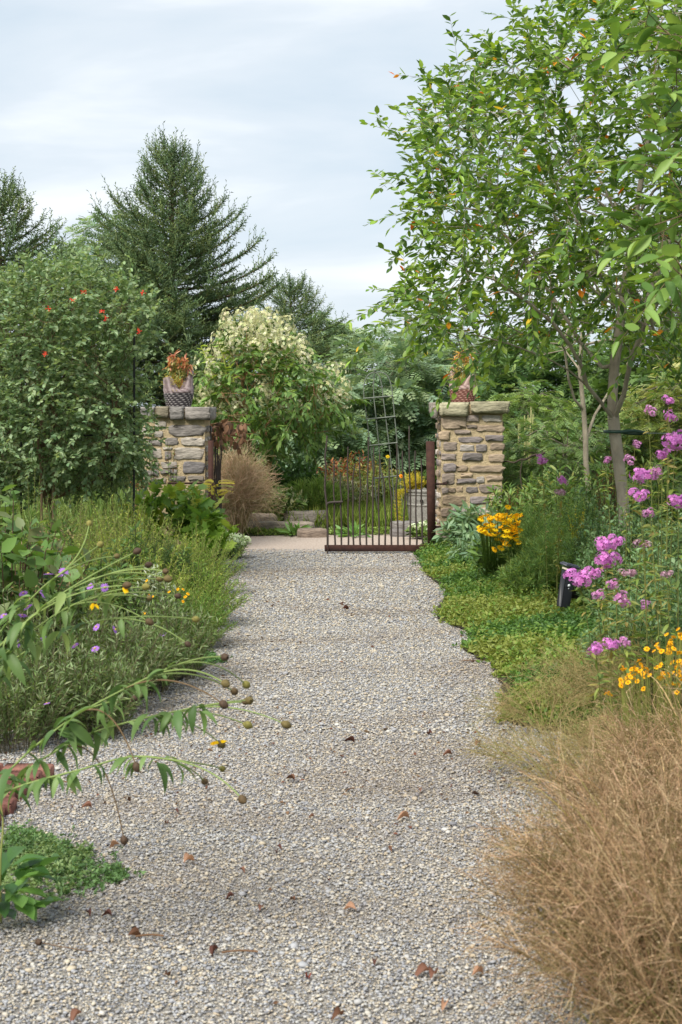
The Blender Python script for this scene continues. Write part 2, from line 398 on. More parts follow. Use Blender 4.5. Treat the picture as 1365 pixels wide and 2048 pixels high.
def limb_mesh(A, PAR, rt, ex, col, k=5, rmax=None, keep=None, start=1):
    n = len(A); cnt = np.zeros(n); ch = np.bincount(PAR[1:], minlength=n); cnt[ch == 0] = 1
    for i in range(n - 1, 0, -1): cnt[PAR[i]] += cnt[i]
    r = rt * np.maximum(cnt, 1) ** ex
    if rmax is not None: r = np.minimum(r, rmax)
    i = np.arange(start, n); rp = np.minimum(r[PAR[i]], r[i] * 1.35)
    mb = MB(); big = r[i] > rt * 3
    mb.tubes(A[PAR[i][big]], A[i[big]], rp[big], r[i[big]], col, 7); mb.tubes(A[PAR[i][~big]], A[i[~big]], rp[~big], r[i[~big]], col, 4)
    return mb, r
def twig_leaves(rng, P, D, Lt, nl, ll, cols, tpl, down=0.15, spreadang=0.75, upn=0.35, wobble=0.35):
    """leaves set alternately along a twig at every point P: returns frames etc. and the twig segments"""
    n = len(P); t = (np.arange(nl)[None] + 0.6) / nl + rng.uniform(-.04, .04, (n, nl))
    Lv = Lt * rng.uniform(0.6, 1.25, n); D = norm(D); side = norm(np.cross(D, np.array([0, 0, 1.0]) + rng.normal(size=(n, 3)) * 0.25))
    sag = np.array([0, 0, -1.0]) * down
    pts = P[:, None] + D[:, None] * (t * Lv[:, None])[..., None] + sag * (t ** 2 * Lv[:, None])[..., None]
    sg = np.where(np.arange(nl) % 2 == 0, 1.0, -1.0)[None, :, None]
    ld = norm(D[:, None] * cos(spreadang) + side[:, None] * sg * sin(spreadang) + sag + rng.normal(size=(n, nl, 3)) * wobble * 0.6)
    up = norm(np.array([0, 0, 1.0]) + rng.normal(size=(n, nl, 3)) * upn)
    s = ll * rng.uniform(0.65, 1.2, (n, nl)) * (1 - 0.25 * np.abs(t - 0.5))
    e = P + D * Lv[:, None] + sag * Lv[:, None]
    mid = P + D * (Lv * .5)[:, None] + sag * (Lv * .25)[:, None]
    return pts.reshape(-1, 3), frames(ld.reshape(-1, 3), up.reshape(-1, 3)), s.ravel(), pick(rng, cols, n * nl), (np.vstack([P, mid]), np.vstack([mid, e]))


# ------------------------------------------------------------------ ground, gravel, beds
def sheet(poly, z, col=(0.5, 0.5, 0.5), sub=None):
    """flat polygon sheet filled by a triangle fan strip (bmesh triangulation)"""
    import bmesh
    bm = bmesh.new(); f = bm.faces.new([bm.verts.new((p[0], p[1], z)) for p in poly])
    bmesh.ops.triangulate(bm, faces=[f]); bm.verts.ensure_lookup_table(); bm.verts.index_update()
    V = np.array([v.co[:] for v in bm.verts]); T = []
    for f in bm.faces:
        i = [v.index for v in f.verts]
        T.append(i if f.normal.z > 0 else i[::-1])
    bm.free(); return MB().add(V, T, None, col)
# terrain: one sheet to the horizon, finer near the garden
g = np.concatenate([-np.geomspace(3000, 8, 14), np.linspace(-7, 7, 15), np.geomspace(8, 3000, 14)])
gy = np.concatenate([-np.geomspace(3000, 4, 12), np.linspace(0, 60, 31), np.geomspace(66, 3000, 12)])
X, Y = np.meshgrid(g, gy); Z = -0.06 + 0.0 * X
hill = np.clip((X - 3.2) / 14, 0, 1) * np.clip(Y / 12, 0, 1) * np.clip((60 - Y) / 20, 0, 1) * 0.7
Z = Z + hill; nx, ny = len(g), len(gy); ii = np.arange((ny - 1) * nx).reshape(ny - 1, nx)[:, :-1].ravel()
struct('ground', MB().add(np.stack([X, Y, Z], -1), None, np.stack([ii, ii + 1, ii + nx + 1, ii + nx], -1)), M_TURF)

LEFT_PX = [(-900, 1500), (0, 1462), (230, 1445), (300, 1385), (420, 1335), (330, 1318), (385, 1275), (440, 1235), (430, 1205), (450, 1165), (438, 1125), (470, 1108)]
RIGHT_PX = [(830, 1096), (852, 1150), (895, 1182), (872, 1238), (955, 1272), (925, 1302), (985, 1330), (1008, 1388), (1000, 1442), (1150, 1475), (1280, 1600), (1420, 1900), (1900, 3000)]
def densify(px, rng, step=10):
    out = []
    for a, b in zip(px[:-1], px[1:]):
        m = max(1, int(math.hypot(b[0] - a[0], b[1] - a[1]) / step))
        for i in range(m): out.append((a[0] + (b[0] - a[0]) * i / m + rng.normal() * 2.5, a[1] + (b[1] - a[1]) * i / m + rng.normal() * 1.2))
    return out + [px[-1]]
rg = rng_(5)
LB = gnd(*np.array(densify(LEFT_PX, rg)).T)[:, :2]; RB = gnd(*np.array(densify(RIGHT_PX, rg)).T)[:, :2]
struct('gravel_path', sheet([(-7, 1.5), (3.2, 1.5), (3.2, 15.6), (-7, 15.6)], -0.0035), M_GRAVEL)
struct('gravel_court', sheet([(-2.2, 15.35), (2.6, 15.35), (2.6, 17.6), (0.4, 17.9), (-1.0, 17.3), (-1.75, 17.0)], 0.001), M_PINKGRAVEL)
bedL = [(-9, float(LB[0, 1]) + 0.4)] + [tuple(p) for p in LB] + [(-1.6, 16.2), (-9, 16.2)]
bedR = [tuple(p) for p in RB][::-1] + [(1.0, 16.2), (9, 16.2), (9, 1.6)]
struct('planting_bed_left', sheet(bedL, 0.012), M_SOIL); struct('planting_bed_right', sheet(bedR, 0.012), M_SOIL)

# loose crushed stone over the path: instanced angular pebbles
rg = rng_(11); PC = bpy.data.collections.new('pebble_shapes')
phi = (1 + 5 ** .5) / 2
ICO = norm(np.array([(-1, phi, 0), (1, phi, 0), (-1, -phi, 0), (1, -phi, 0), (0, -1, phi), (0, 1, phi), (0, -1, -phi), (0, 1, -phi), (phi, 0, -1), (phi, 0, 1), (-phi, 0, -1), (-phi, 0, 1)], float))
ICOT = [(0, 11, 5), (0, 5, 1), (0, 1, 7), (0, 7, 10), (0, 10, 11), (1, 5, 9), (5, 11, 4), (11, 10, 2), (10, 7, 6), (7, 1, 8), (3, 9, 4), (3, 4, 2), (3, 2, 6), (3, 6, 8), (3, 8, 9), (4, 9, 5), (2, 4, 11), (6, 2, 10), (8, 6, 7), (9, 8, 1)]
for i in range(8):
    v = ICO * rg.uniform(0.62, 1.25, (12, 1)) * np.array([rg.uniform(.8, 1.25), rg.uniform(.6, .9), rg.uniform(.34, .55)])
    me = MB().add(v, ICOT).mesh('pebble'); me.materials.append(M_PEBBLE); PC.objects.link(bpy.data.objects.new('pebble', me))
pts = []; scl = []
for d0, d1, dens, sz in ((2.6, 4.2, 18500, 0.0041), (4.2, 6.5, 14000, 0.0045), (6.5, 10, 8000, 0.0056), (10, 15.6, 4000, 0.0072)):
    xa, xb = -0.26 * d1 - 0.1, 0.26 * d1 + 0.1; n = int((d1 - d0) * (xb - xa) * dens)
    p = np.stack([rg.uniform(xa, xb, n), rg.uniform(d0, d1, n)], -1)
    keep = ~(in_poly(p, bedL) | in_poly(p, bedR)); p = p[keep]
    s_ = sz * np.exp(rg.normal(size=len(p)) * 0.36)
    pts.append(np.column_stack([p, s_ * 0.25 + rg.uniform(-0.003, 0.003, len(p))])); scl.append(s_)
pts = np.vstack(pts); scl = np.concatenate(scl)
gm = bpy.data.meshes.new('loose_gravel'); gm.vertices.add(len(pts)); gm.vertices.foreach_set('co', pts.ravel()); gm.update()
a = gm.attributes.new('size', 'FLOAT', 'POINT'); a.data.foreach_set('value', scl.astype(np.float32))
go = link('loose_gravel', gm, M_PEBBLE); tag(go, 'loose grey and tan crushed stone spread over the path', kind='stuff')
ng = bpy.data.node_groups.new('scatter_pebbles', 'GeometryNodeTree')
ng.interface.new_socket('Geometry', in_out='INPUT', socket_type='NodeSocketGeometry'); ng.interface.new_socket('Geometry', in_out='OUTPUT', socket_type='NodeSocketGeometry')
gn = ng.nodes; gi = gn.new('NodeGroupInput'); gout = gn.new('NodeGroupOutput'); ip = gn.new('GeometryNodeInstanceOnPoints')
ci = gn.new('GeometryNodeCollectionInfo'); ci.inputs['Collection'].default_value = PC; ci.inputs['Separate Children'].default_value = True; ci.inputs['Reset Children'].default_value = True
rv = gn.new('FunctionNodeRandomValue'); rv.data_type = 'FLOAT_VECTOR'; rv.inputs[0].default_value = (-0.3, -0.3, 0); rv.inputs[1].default_value = (0.3, 0.3, 6.283)
na = gn.new('GeometryNodeInputNamedAttribute'); na.data_type = 'FLOAT'; na.inputs['Name'].default_value = 'size'
ip.inputs['Pick Instance'].default_value = True
for a_, b_ in ((gi.outputs[0], ip.inputs['Points']), (ci.outputs[0], ip.inputs['Instance']), (rv.outputs[0], ip.inputs['Rotation']), (na.outputs[0], ip.inputs['Scale']), (ip.outputs[0], gout.inputs[0])): ng.links.new(a_, b_)
md = go.modifiers.new('scatter', 'NODES'); md.node_group = ng

# ------------------------------------------------------------------ stone pillars with cap stones
def stone_mb(rng, hx, hz, depth, col, k=11, rough=0.17, proud=1.0):
    """field stone: outline in X/Z, bulging towards -Y, back sunk into the wall"""
    a = np.arange(k) * 2 * pi / k + rng.uniform(-.2, .2, k); e = 6.0
    cx = np.sign(np.cos(a)) * np.abs(np.cos(a)) ** (2 / e) * hx * rng.uniform(1 - rough, 1.06, k); cz = np.sign(np.sin(a)) * np.abs(np.sin(a)) ** (2 / e) * hz * rng.uniform(1 - rough * 1.4, 1.05, k)
    y1 = -depth * rng.uniform(0.75, 1.05, k); rings = []
    for f, yy in ((1.0, 0.05), (1.0, 0.0), (0.965, y1 * rng.uniform(.6, .95, k)), (0.8, y1 * rng.uniform(.85, 1.1, k))):
        rings.append(np.stack([cx * f, np.broadcast_to(yy, k) + 0 * cx, cz * f], -1))
    tip = np.array([[rng.uniform(-.2, .2) * hx, -depth * rng.uniform(.85, 1.05), rng.uniform(-.2, .2) * hz]])
    V = np.vstack(rings + [tip]); i = np.arange(k); Q = []
    for r_ in range(3): Q += [(r_ * k + j, r_ * k + (j + 1) % k, (r_ + 1) * k + (j + 1) % k, (r_ + 1) * k + j) for j in range(k)]
    T = [(3 * k + j, 3 * k + (j + 1) % k, 4 * k) for j in range(k)]
    cols = np.asarray(col) * rng.uniform(0.85, 1.15, (len(V), 1))
    return MB().add(V, T, Q, cols)
GREYS = [S(144, 132, 124), S(132, 120, 110), S(158, 151, 144), S(146, 130, 112), S(120, 113, 110), S(156, 138, 116), S(170, 162, 152), S(138, 122, 107), S(124, 116, 114)]
DARKS = [S(110, 106, 105), S(126, 120, 115), S(150, 143, 134), S(164, 156, 145), S(172, 164, 152), S(136, 127, 116)]
MORT = S(172, 155, 124)
RSTONES = [(160, 290, 475, 445), (480, 265, 650, 350), (690, 270, 950, 350), (480, 395, 625, 440), (630, 395, 975, 490), (120, 480, 270, 595), (320, 465, 540, 515), (385, 555, 695, 625), (735, 530, 975, 610),
    (175, 620, 360, 730), (395, 660, 600, 735), (605, 650, 755, 750), (800, 640, 985, 725), (150, 775, 345, 855), (430, 770, 705, 870), (775, 785, 985, 890), (175, 905, 345, 1010), (355, 930, 500, 1005), (540, 930, 990, 1015),
    (160, 1040, 330, 1175), (400, 1035, 565, 1080), (350, 1105, 610, 1165), (615, 1080, 725, 1160), (745, 1065, 970, 1135), (155, 1225, 245, 1300), (248, 1225, 340, 1282), (350, 1205, 440, 1282), (485, 1215, 640, 1288), (660, 1185, 955, 1290),
    (160, 1330, 485, 1465), (535, 1345, 790, 1440), (820, 1330, 970, 1420), (150, 1495, 270, 1610), (285, 1480, 560, 1590), (600, 1490, 950, 1590), (175, 1650, 430, 1760), (470, 1640, 720, 1740), (750, 1640, 960, 1750), (140, 1810, 330, 1910), (350, 1790, 620, 1900), (650, 1790, 960, 1900)]
LSTONES = [(470, 1130, 985, 1280), (280, 1080, 450, 1170), (100, 1150, 250, 1290), (270, 1215, 400, 1300), (425, 1318, 615, 1412), (660, 1308, 980, 1428), (140, 1340, 390, 1420), (545, 1455, 975, 1615), (400, 1440, 530, 1478), (420, 1500, 515, 1615), (160, 1460, 380, 1600),
    (370, 1650, 605, 1738), (670, 1655, 980, 1812), (150, 1650, 340, 1730), (370, 1758, 610, 1822), (140, 1770, 340, 1850), (750, 1845, 985, 1925), (480, 1850, 720, 1920), (160, 1880, 440, 1960)]
def pillar(label, cx, yf, wdt, top, stones, sx, zx, caps, seed, palette, px_of, sides):
    rng = rng_(seed); h = top
    t = thing('stone_pillar', label, 'pillar', (cx, yf + wdt / 2, 0), group='stone gate pillars')
    # mortar core, gently lumpy
    mb = MB(); n = 18; m = 36
    for face in range(4):
        u, v = np.meshgrid(np.linspace(-1, 1, n), np.linspace(0, 1, m)); dz = rng.normal(size=u.shape) * 0.004; dz[:, [0, -1]] = 0
        hw = wdt / 2; x = u * hw; y = -hw + dz; a = face * pi / 2
        Vx, Vy = x * cos(a) - y * sin(a), x * sin(a) + y * cos(a)
        jj = np.arange((m - 1) * n).reshape(m - 1, n)[:, :-1].ravel()
        mb.add(np.stack([Vx, Vy, v * (h - 0.1)], -1), None, np.stack([jj, jj + 1, jj + n + 1, jj + n], -1), MORT)
    part('mortar', mb, M_MORTAR, t, smooth=True)
    def put(local_x, z, hx, hz, face, dep, k=11):
        a = face * pi / 2; col = np.asarray(palette[rng.integers(len(palette))]) * rng.uniform(0.85, 1.15)
        mb = stone_mb(rng, hx, hz, dep, col, k)
        o = part('stone', mb, M_STONE, t); hw = wdt / 2
        o.location = (local_x * cos(a) + hw * sin(a), local_x * sin(a) - hw * cos(a), z); o.rotation_euler = (0, 0, a)
        return o
    for (x0, y0, x1, y1) in stones:
        p0 = at(*px_of(x0, y0), yf); p1 = at(*px_of(x1, y1), yf)
        put((p0[0] + p1[0]) / 2 - cx, (p0[2] + p1[2]) / 2, (p1[0] - p0[0]) / 2 * 1.06, (p0[2] - p1[2]) / 2 * 1.15, 0, rng.uniform(0.010, 0.024), 13)
    for face in sides:
        z = 0.08
        while z < h - 0.2:
            x = -wdt / 2 + 0.05; rh = rng.uniform(0.05, 0.1)
            while x < wdt / 2 - 0.08:
                l_ = min(rng.uniform(0.09, 0.26), wdt / 2 - 0.015 - x)
                if l_ > 0.05: put(x + l_ / 2, z + rh / 2 + rng.uniform(-.01, .01), l_ / 2, rh / 2 * rng.uniform(.8, 1), face, rng.uniform(.012, .03))
                x += l_ + rng.uniform(.02, .05)
            z += rh + rng.uniform(.025, .04)
    # cap slabs: rugged blocks right through the pillar
    for (x0, x1, z0, z1, y0, y1, c) in caps:
        k = 26; nn = 7; mb = MB()
        ths = np.arange(k) * 2 * pi / k; ex = 9.0
        ox = np.sign(np.cos(ths)) * np.abs(np.cos(ths)) ** (2 / ex); oy = np.sign(np.sin(ths)) * np.abs(np.sin(ths)) ** (2 / ex)
        ox *= rng.uniform(.93, 1.03, k); oy *= rng.uniform(.93, 1.03, k); rings = []
        for q in range(nn):
            f = q / (nn - 1); s_ = (0.94, 0.985, 1.0, 0.985, 1.01, 1.0, 0.99)[q]
            j = rng.uniform(.955, 1.02, k)
            zz = z0 + (z1 - z0) * f + rng.uniform(-.008, .008, k) * (0.3 if q == nn - 1 else 1)
            rings.append(np.stack([(x0 + x1) / 2 + ox * (x1 - x0) / 2 * s_ * j, (y0 + y1) / 2 + oy * (y1 - y0) / 2 * s_ * j, zz], -1))
        V = np.vstack(rings + [[[(x0 + x1) / 2, (y0 + y1) / 2, z0]], [[(x0 + x1) / 2, (y0 + y1) / 2, z1]]]); Q = []
        for q in range(nn - 1): Q += [(q * k + j, q * k + (j + 1) % k, (q + 1) * k + (j + 1) % k, (q + 1) * k + j) for j in range(k)]
        T = [((j + 1) % k, j, nn * k) for j in range(k)] + [((nn - 1) * k + j, (nn - 1) * k + (j + 1) % k, nn * k + 1) for j in range(k)]
        mb.add(V, T, Q, np.asarray(c) * rng.uniform(.9, 1.1, (len(V), 1)))
        part('cap_stone', mb, M_STONE, t)
    b = MB().box((0, 0, h - 0.085), (wdt / 2 + 0.015, wdt / 2 + 0.015, 0.055), MORT, bev=0.01); part('cap_mortar', b, M_MORTAR, t)
    return t
YP = 15.5
zr = lambda X, Y: (860 + X / 6.606, 790 + Y / 6.606); zl = lambda X, Y: (270 + X / 7.061, 690 + Y / 7.061)
rx0, rx1 = at(883, 900, YP)[0], at(1005, 900, YP)[0]; RW = rx1 - rx0; rcx = (rx0 + rx1) / 2; RT = at(900, 804, YP)[2]
lx1 = at(410, 900, YP)[0]; lcx = lx1 - RW / 2; LT = at(380, 813, YP)[2]
def zx(pxa, py): return at(pxa, py, YP - 0.03)
def cap(px0, px1, pyt, pyb, c, cx, y0=-0.42, y1=0.42):
    return (at(px0, 800, YP - .05)[0] - cx, at(px1, 800, YP - .05)[0] - cx, at(0, pyb, YP - .05)[2], at(0, pyt, YP - .05)[2], y0, y1, c)
CG = S(168, 162, 136); CG2 = S(154, 148, 124); CG3 = S(136, 128, 118)
pillar('tan mortared fieldstone pillar with greenish slab cap beside the closed gate leaf', rcx, YP, RW, RT, RSTONES, 0, 0,
       [cap(866, 877, 811, 836, CG3, rcx, -0.40, -0.02), cap(879, 940, 805, 832, CG, rcx, -0.43, 0.1), cap(941, 1021, 803, 826, CG2, rcx, -0.43, 0.1), cap(867, 935, 804, 828, CG3, rcx, 0.08, 0.42), cap(936, 1018, 804, 829, CG, rcx, 0.09, 0.43)], 21, GREYS, zr, (1, 2, 3))
CL = S(128, 124, 120)
pillar('grey fieldstone pillar half covered by the climbing vine', lcx, YP, RW, LT, LSTONES, 0, 0,
       [cap(280, 310, 814, 836, CL, lcx, -0.4, 0.05), cap(311, 338, 813, 836, S(130, 122, 104), lcx, -0.42, 0.1), cap(339, 368, 813, 839, CL, lcx, -0.43, 0.08), cap(369, 424, 814, 840, S(138, 132, 126), lcx, -0.43, 0.12), cap(285, 350, 814, 838, CL, lcx, 0.08, 0.4), cap(351, 422, 814, 838, CL, lcx, 0.1, 0.42)], 22, DARKS, zl, (1, 2, 3))

# ------------------------------------------------------------------ wrought gate leaves
YG = 15.1
BARS = [[(75, 740), (55, 960), (65, 1050), (50, 1250), (75, 1450), (82, 1900)], [(145, 990), (150, 1350), (152, 1500), (160, 1895)], [(215, 1140), (225, 1400), (220, 1500), (232, 1895)], [(292, 860), (293, 1200), (300, 1500), (298, 1895)],
    [(365, 1040), (350, 1200), (345, 1500), (358, 1895)], [(420, 950), (425, 1300), (418, 1600), (428, 1895)], [(508, 760), (508, 1100), (495, 1400), (490, 1895)], [(570, 860), (565, 1150), (552, 1300), (560, 1895)], [(628, 930), (622, 1300), (618, 1600), (626, 1895)],
    [(660, 1130), (680, 1300), (690, 1600), (690, 1895)], [(728, 980), (735, 1250), (755, 1450), (755, 1895)], [(805, 820), (815, 1100), (803, 1300), (822, 1895)], [(865, 900), (870, 1100), (900, 1300), (882, 1600), (885, 1895)], [(937, 640), (945, 1100), (950, 1500), (950, 1895)], [(1000, 900), (1005, 1200), (1012, 1600), (1018, 1895)], [(1065, 980), (1070, 1300), (1070, 1600), (1085, 1895)]]
zg = lambda X, Y: at(640 + X / 5.25, 730 + Y / 5.25, YG)
RUST = S(62, 39, 32); RUSTD = S(58, 38, 33); IRON = S(62, 53, 48); IRONT = S(92, 86, 80)
def smooth_line(P, n=14):
    P = np.asarray(P, float); t = np.linspace(0, 1, len(P)); tt = np.linspace(0, 1, n)
    q = np.stack([np.interp(tt, t, P[:, i]) for i in range(P.shape[1])], -1)
    for _ in range(2): q[1:-1] = q[1:-1] * .5 + (q[:-2] + q[2:]) * .25
    return q
hinge = zg(1210, 1900)
gate = thing('garden_gate', 'closed rusty iron gate leaf of wavy upright bars across the path', 'gate', (hinge[0], YG, 0), group='gate leaves between the pillars')
rg = rng_(31)
for i, b in enumerate(BARS):
    P = np.array([zg(*q) for q in b]); n = 22; ll = smooth_line(P, n)
    ll[:, 0] += 0.004 * np.sin(np.linspace(0, rg.uniform(8, 16), n) + rg.uniform(0, 6)); ll[:, 1] += 0.008 * np.sin(np.linspace(0, rg.uniform(5, 10), n) + rg.uniform(0, 6))
    ll[-1, 1] = YG
    f = np.linspace(0, 1, n)[:, None]; cc = np.asarray(IRONT) * (1 - f) + np.asarray(IRON) * f
    o = part('bar', MB().pipe(ll, np.linspace(0.0075, 0.0105, n) * (1.2 if i == 0 else 1), np.repeat(cc, 6, 0) if False else IRON, 6), M_IRON, gate, world=True, smooth=True)
a0, a1 = zg(50, 1890), zg(1150, 1957)
part('bottom_rail', MB().box(((a0[0] + a1[0]) / 2, YG + 0.0, (a0[2] + a1[2]) / 2), ((a1[0] - a0[0]) / 2, 0.02, (a0[2] - a1[2]) / 2), RUST, bev=0.004), M_RUST, gate, world=True)
s0, s1 = zg(1125, 800), zg(1222, 1960)
sh = (s0[2] - s1[2]); mb = MB(); lean = (zg(1184, 0)[0] - zg(1161, 0)[0]); hw = 0.021 * 1.05 * 2
v = []
for z, cx_ in ((s1[2], zg(1184, 0)[0]), (s0[2], zg(1161, 0)[0])):
    for sx_, sy_ in ((-1, -1), (1, -1), (1, 1), (-1, 1)): v.append((cx_ + sx_ * hw, YG + sy_ * 0.025 - 0.03, z))
part('hinge_stile', MB().add(v, None, [(0, 1, 5, 4), (1, 2, 6, 5), (2, 3, 7, 6), (3, 0, 4, 7), (4, 5, 6, 7), (3, 2, 1, 0)], RUST), M_RUST, gate, world=True)
lt = smooth_line([zg(72, 1480), zg(78, 1452), zg(100, 1440), zg(160, 1438), zg(240, 1434)], 14); lt[:, 1] -= 0.03
part('latch_handle', MB().pipe(lt, np.linspace(0.008, 0.013, 14), IRON, 7), M_IRON, gate, world=True, smooth=True)
db = np.array([zg(82, 1885), zg(82, 1990)]); db[:, 1] -= 0.03; db[1, 2] = max(db[1, 2], 0.002); part('drop_bolt', MB().pipe(np.linspace(db[0], db[1], 4), 0.009, IRON, 7), M_IRON, gate, world=True)
bk = zg(82, 1925); part('bolt_bracket', MB().box((bk[0], YG - 0.028, bk[2]), (0.016, 0.012, 0.02), RUSTD, bev=0.004), M_RUST, gate, world=True)
for zz in (1250, 1700):
    q = zg(1205, zz); part('hinge', MB().pipe([(q[0] - .01, YG, q[2]), (rx0 + 0.03, YG + .02, q[2]), (rx0 + 0.05, YP + 0.02, q[2])], 0.012, RUSTD, 6), M_RUST, gate, world=True)
g2 = copy_tree(gate, label='open rusty iron gate leaf swung back beside the grey pillar', loc=(lx1 + 0.04, YG + 0.3, 0), rz=0)
g2.scale = (-1, 1, 1); g2.rotation_euler = (0, 0, R(88))

# ------------------------------------------------------------------ hen shaped planters
def grid_mesh(mb, P, col, wrap=True):
    m, n = P.shape[:2]; Q = []
    for i in range(m - 1):
        for j in range(n if wrap else n - 1): Q.append((i * n + j, i * n + (j + 1) % n, (i + 1) * n + (j + 1) % n, (i + 1) * n + j))
    return mb.add(P.reshape(-1, 3), None, Q, col if np.ndim(col) == 1 else np.asarray(col).reshape(-1, 3))
def hen(label, loc, rz, c_hi, c_lo, c_body, c_groove, scale=1.0):
    t = thing('hen_planter', label, 'planter', loc, rz, 'hen shaped pots on the pillars', scale)
    th = np.linspace(0, 2 * pi, 112, endpoint=False); zs = np.linspace(0, 0.152, 50); TH, ZZ = np.meshgrid(th, zs)
    row = np.floor(ZZ / 0.0217); colw = np.sin(TH * 17 + row * 2.1); fr = (ZZ / 0.0217) % 1
    rid = np.sin(pi * fr) ** 0.6 * (0.72 + 0.28 * np.sign(colw) * np.abs(colw) ** .5); sc_ = 0.80 + 0.2 * (ZZ / 0.152) ** 0.8
    k = sc_ * (1 + 0.05 * (rid - 0.5)); P = np.stack([0.168 * k * np.sign(np.cos(TH)) * np.abs(np.cos(TH)) ** .85, 0.13 * k * np.sign(np.sin(TH)) * np.abs(np.sin(TH)) ** .85, ZZ], -1)
    f = np.clip((rid - 0.66) / 0.25, 0, 1)[..., None]; C = np.asarray(c_lo) * (1 - f) + np.asarray(c_hi) * f
    mb = grid_mesh(MB(), P, C); mb.add([(0, 0, 0.001)] + [tuple(p) for p in P[0]], [(0, 1 + (j + 1) % 112, 1 + j) for j in range(112)], None, c_lo)
    part('basket', mb, M_CLAY, t, smooth=True)
    # body shell with an open back, saddle shaped rim
    prof = [(1.0, 0.150), (1.06, 0.156), (1.07, 0.164), (1.02, 0.176), (0.92, 0.189), (0.80, 0.197), (0.72, 0.198), (0.68, 0.19), (0.68, 0.165), (0.66, 0.11)]
    P = []; C = []
    for i, (r_, z_) in enumerate(prof):
        up = 0.10 * np.abs(np.cos(th)) ** 1.8 * np.clip((z_ - 0.15) / 0.045, 0, 1) * (1 if i < 8 else 0.4)
        gr = np.sin(th * 16 + z_ * 160) if 1 <= i <= 5 else 0 * th
        rr = r_ * (1 + 0.014 * gr); P.append(np.stack([0.162 * rr * np.cos(th), 0.128 * rr * np.sin(th), z_ + up], -1))
        f = np.clip(gr * .5 + .5, 0, 1)[:, None]; C.append(np.asarray(c_groove) * (1 - f) + np.asarray(c_body) * f if i < 8 else np.broadcast_to(np.asarray(c_groove) * .5, (112, 3)))
    part('body', grid_mesh(MB(), np.array(P), np.array(C)), M_CLAY, t, smooth=True)
    def loft(sec, nseg=20):
        P = []; C = []; a = np.linspace(0, 2 * pi, nseg, endpoint=False)
        for j, (x, z, rx_, ry_, tilt) in enumerate(sec):
            g_ = 1 + 0.05 * np.sin(a * 6); xx = rx_ * np.cos(a) * g_; P.append(np.stack([x + xx * cos(tilt), ry_ * np.sin(a) * g_, z + xx * sin(tilt)], -1))
            f = (np.sin(a * 6) * .5 + .5)[:, None]; C.append(np.asarray(c_groove) * (1 - f) + np.asarray(c_body) * f)
        mb = grid_mesh(MB(), np.array(P), np.array(C)); e = P[-1].mean(0); mb.add(np.vstack([P[-1], e]), [(j, (j + 1) % nseg, nseg) for j in range(nseg)], None, c_body); return mb
    nk = part('neck_and_head', loft([(0.075, 0.15, .092, .115, 0), (0.095, 0.22, .072, .092, -.05), (0.11, 0.285, .054, .068, -.08), (0.12, 0.335, .045, .054, -.05), (0.13, 0.37, .045, .047, 0), (0.135, 0.397, .036, .038, 0), (0.137, 0.412, .016, .016, 0)]), M_CLAY, t, smooth=True)
    part('beak', MB().add([(0.19, -.014, .385), (0.19, .014, .385), (0.19, 0, .368), (0.19, 0, .397), (0.235, 0, .376)], [(0, 3, 4), (3, 1, 4), (1, 2, 4), (2, 0, 4)], None, S(190, 140, 90)), M_CLAY, nk).location = (-.026, 0, -.008)
    cv = []; 
    for i in range(9): x = 0.135 + i * 0.007; z = 0.412 + (0.018 + 0.014 * (i % 2)) * sin(pi * (i + .5) / 9); cv += [(x, -.006, .40), (x, -.006, z), (x, .006, z), (x, .006, .40)]
    Q = []
    for i in range(8):
        for j in range(3): Q.append((4 * i + j, 4 * i + 4 + j, 4 * i + 5 + j, 4 * i + 1 + j))
    part('comb', MB().add(cv, None, Q, S(150, 84, 78)), M_CLAY, nk).location = (-.026, 0, -.008)
    part('tail', loft([(-0.07, 0.15, .095, .115, .1), (-0.09, 0.21, .082, .105, .2), (-0.11, 0.265, .066, .095, .3), (-0.124, 0.31, .054, .082, .35), (-0.13, 0.332, .046, .072, .35)]), M_CLAY, t, smooth=True)
    return t
hl = at(358, 812, YP + 0.28); hr = at(926, 804, YP + 0.28)
HP, HG = S(148, 134, 134), S(100, 84, 84)
hen('lavender hen planter with dark and white woven basket base on the grey pillar', (hl[0], YP + 0.28, LT - 0.002), R(16), S(150, 144, 142), S(60, 56, 58), HP, HG)
hen('dusty red hen planter with brick red woven basket base on the tan pillar', (hr[0], YP + 0.28, RT - 0.002), R(152), S(160, 124, 114), S(104, 66, 58), S(172, 150, 142), S(112, 88, 84), 0.93)

# ------------------------------------------------------------------ arched trellis beyond the gate
YT = 19.4; zt = lambda X, Y, dy=0.0: at(640 + X / 5.25, 730 + Y / 5.25, YT + dy)
TC = S(104, 110, 100); base = gnd(785, 1058); trel = thing('plant_trellis', 'leaning arched iron trellis with crossbars standing behind the gate', 'trellis', (base[0], YT, 0))
ups = [[(465, 350), (540, 900), (620, 1500)], [(570, 360), (630, 930), (690, 1500)], [(665, 340), (750, 1000), (800, 1500)], [(765, 320), (830, 1000), (880, 1500)]]
for u in ups:
    P = [zt(*q) for q in u]; P[-1][2] = 0.0; part('upright', MB().pipe(smooth_line(P, 8), 0.008, TC, 6), M_IRON, trel, world=True)
for a_, b_ in (((455, 352), (770, 324)), ((482, 570), (795, 540)), ((515, 848), (815, 815)), ((575, 1190), (850, 1160))):
    P = np.array([zt(*a_, -.012), zt(*b_, -.012)]); part('crossbar', MB().pipe(np.linspace(P[0], P[1], 4), 0.011, TC, 6), M_IRON, trel, world=True)
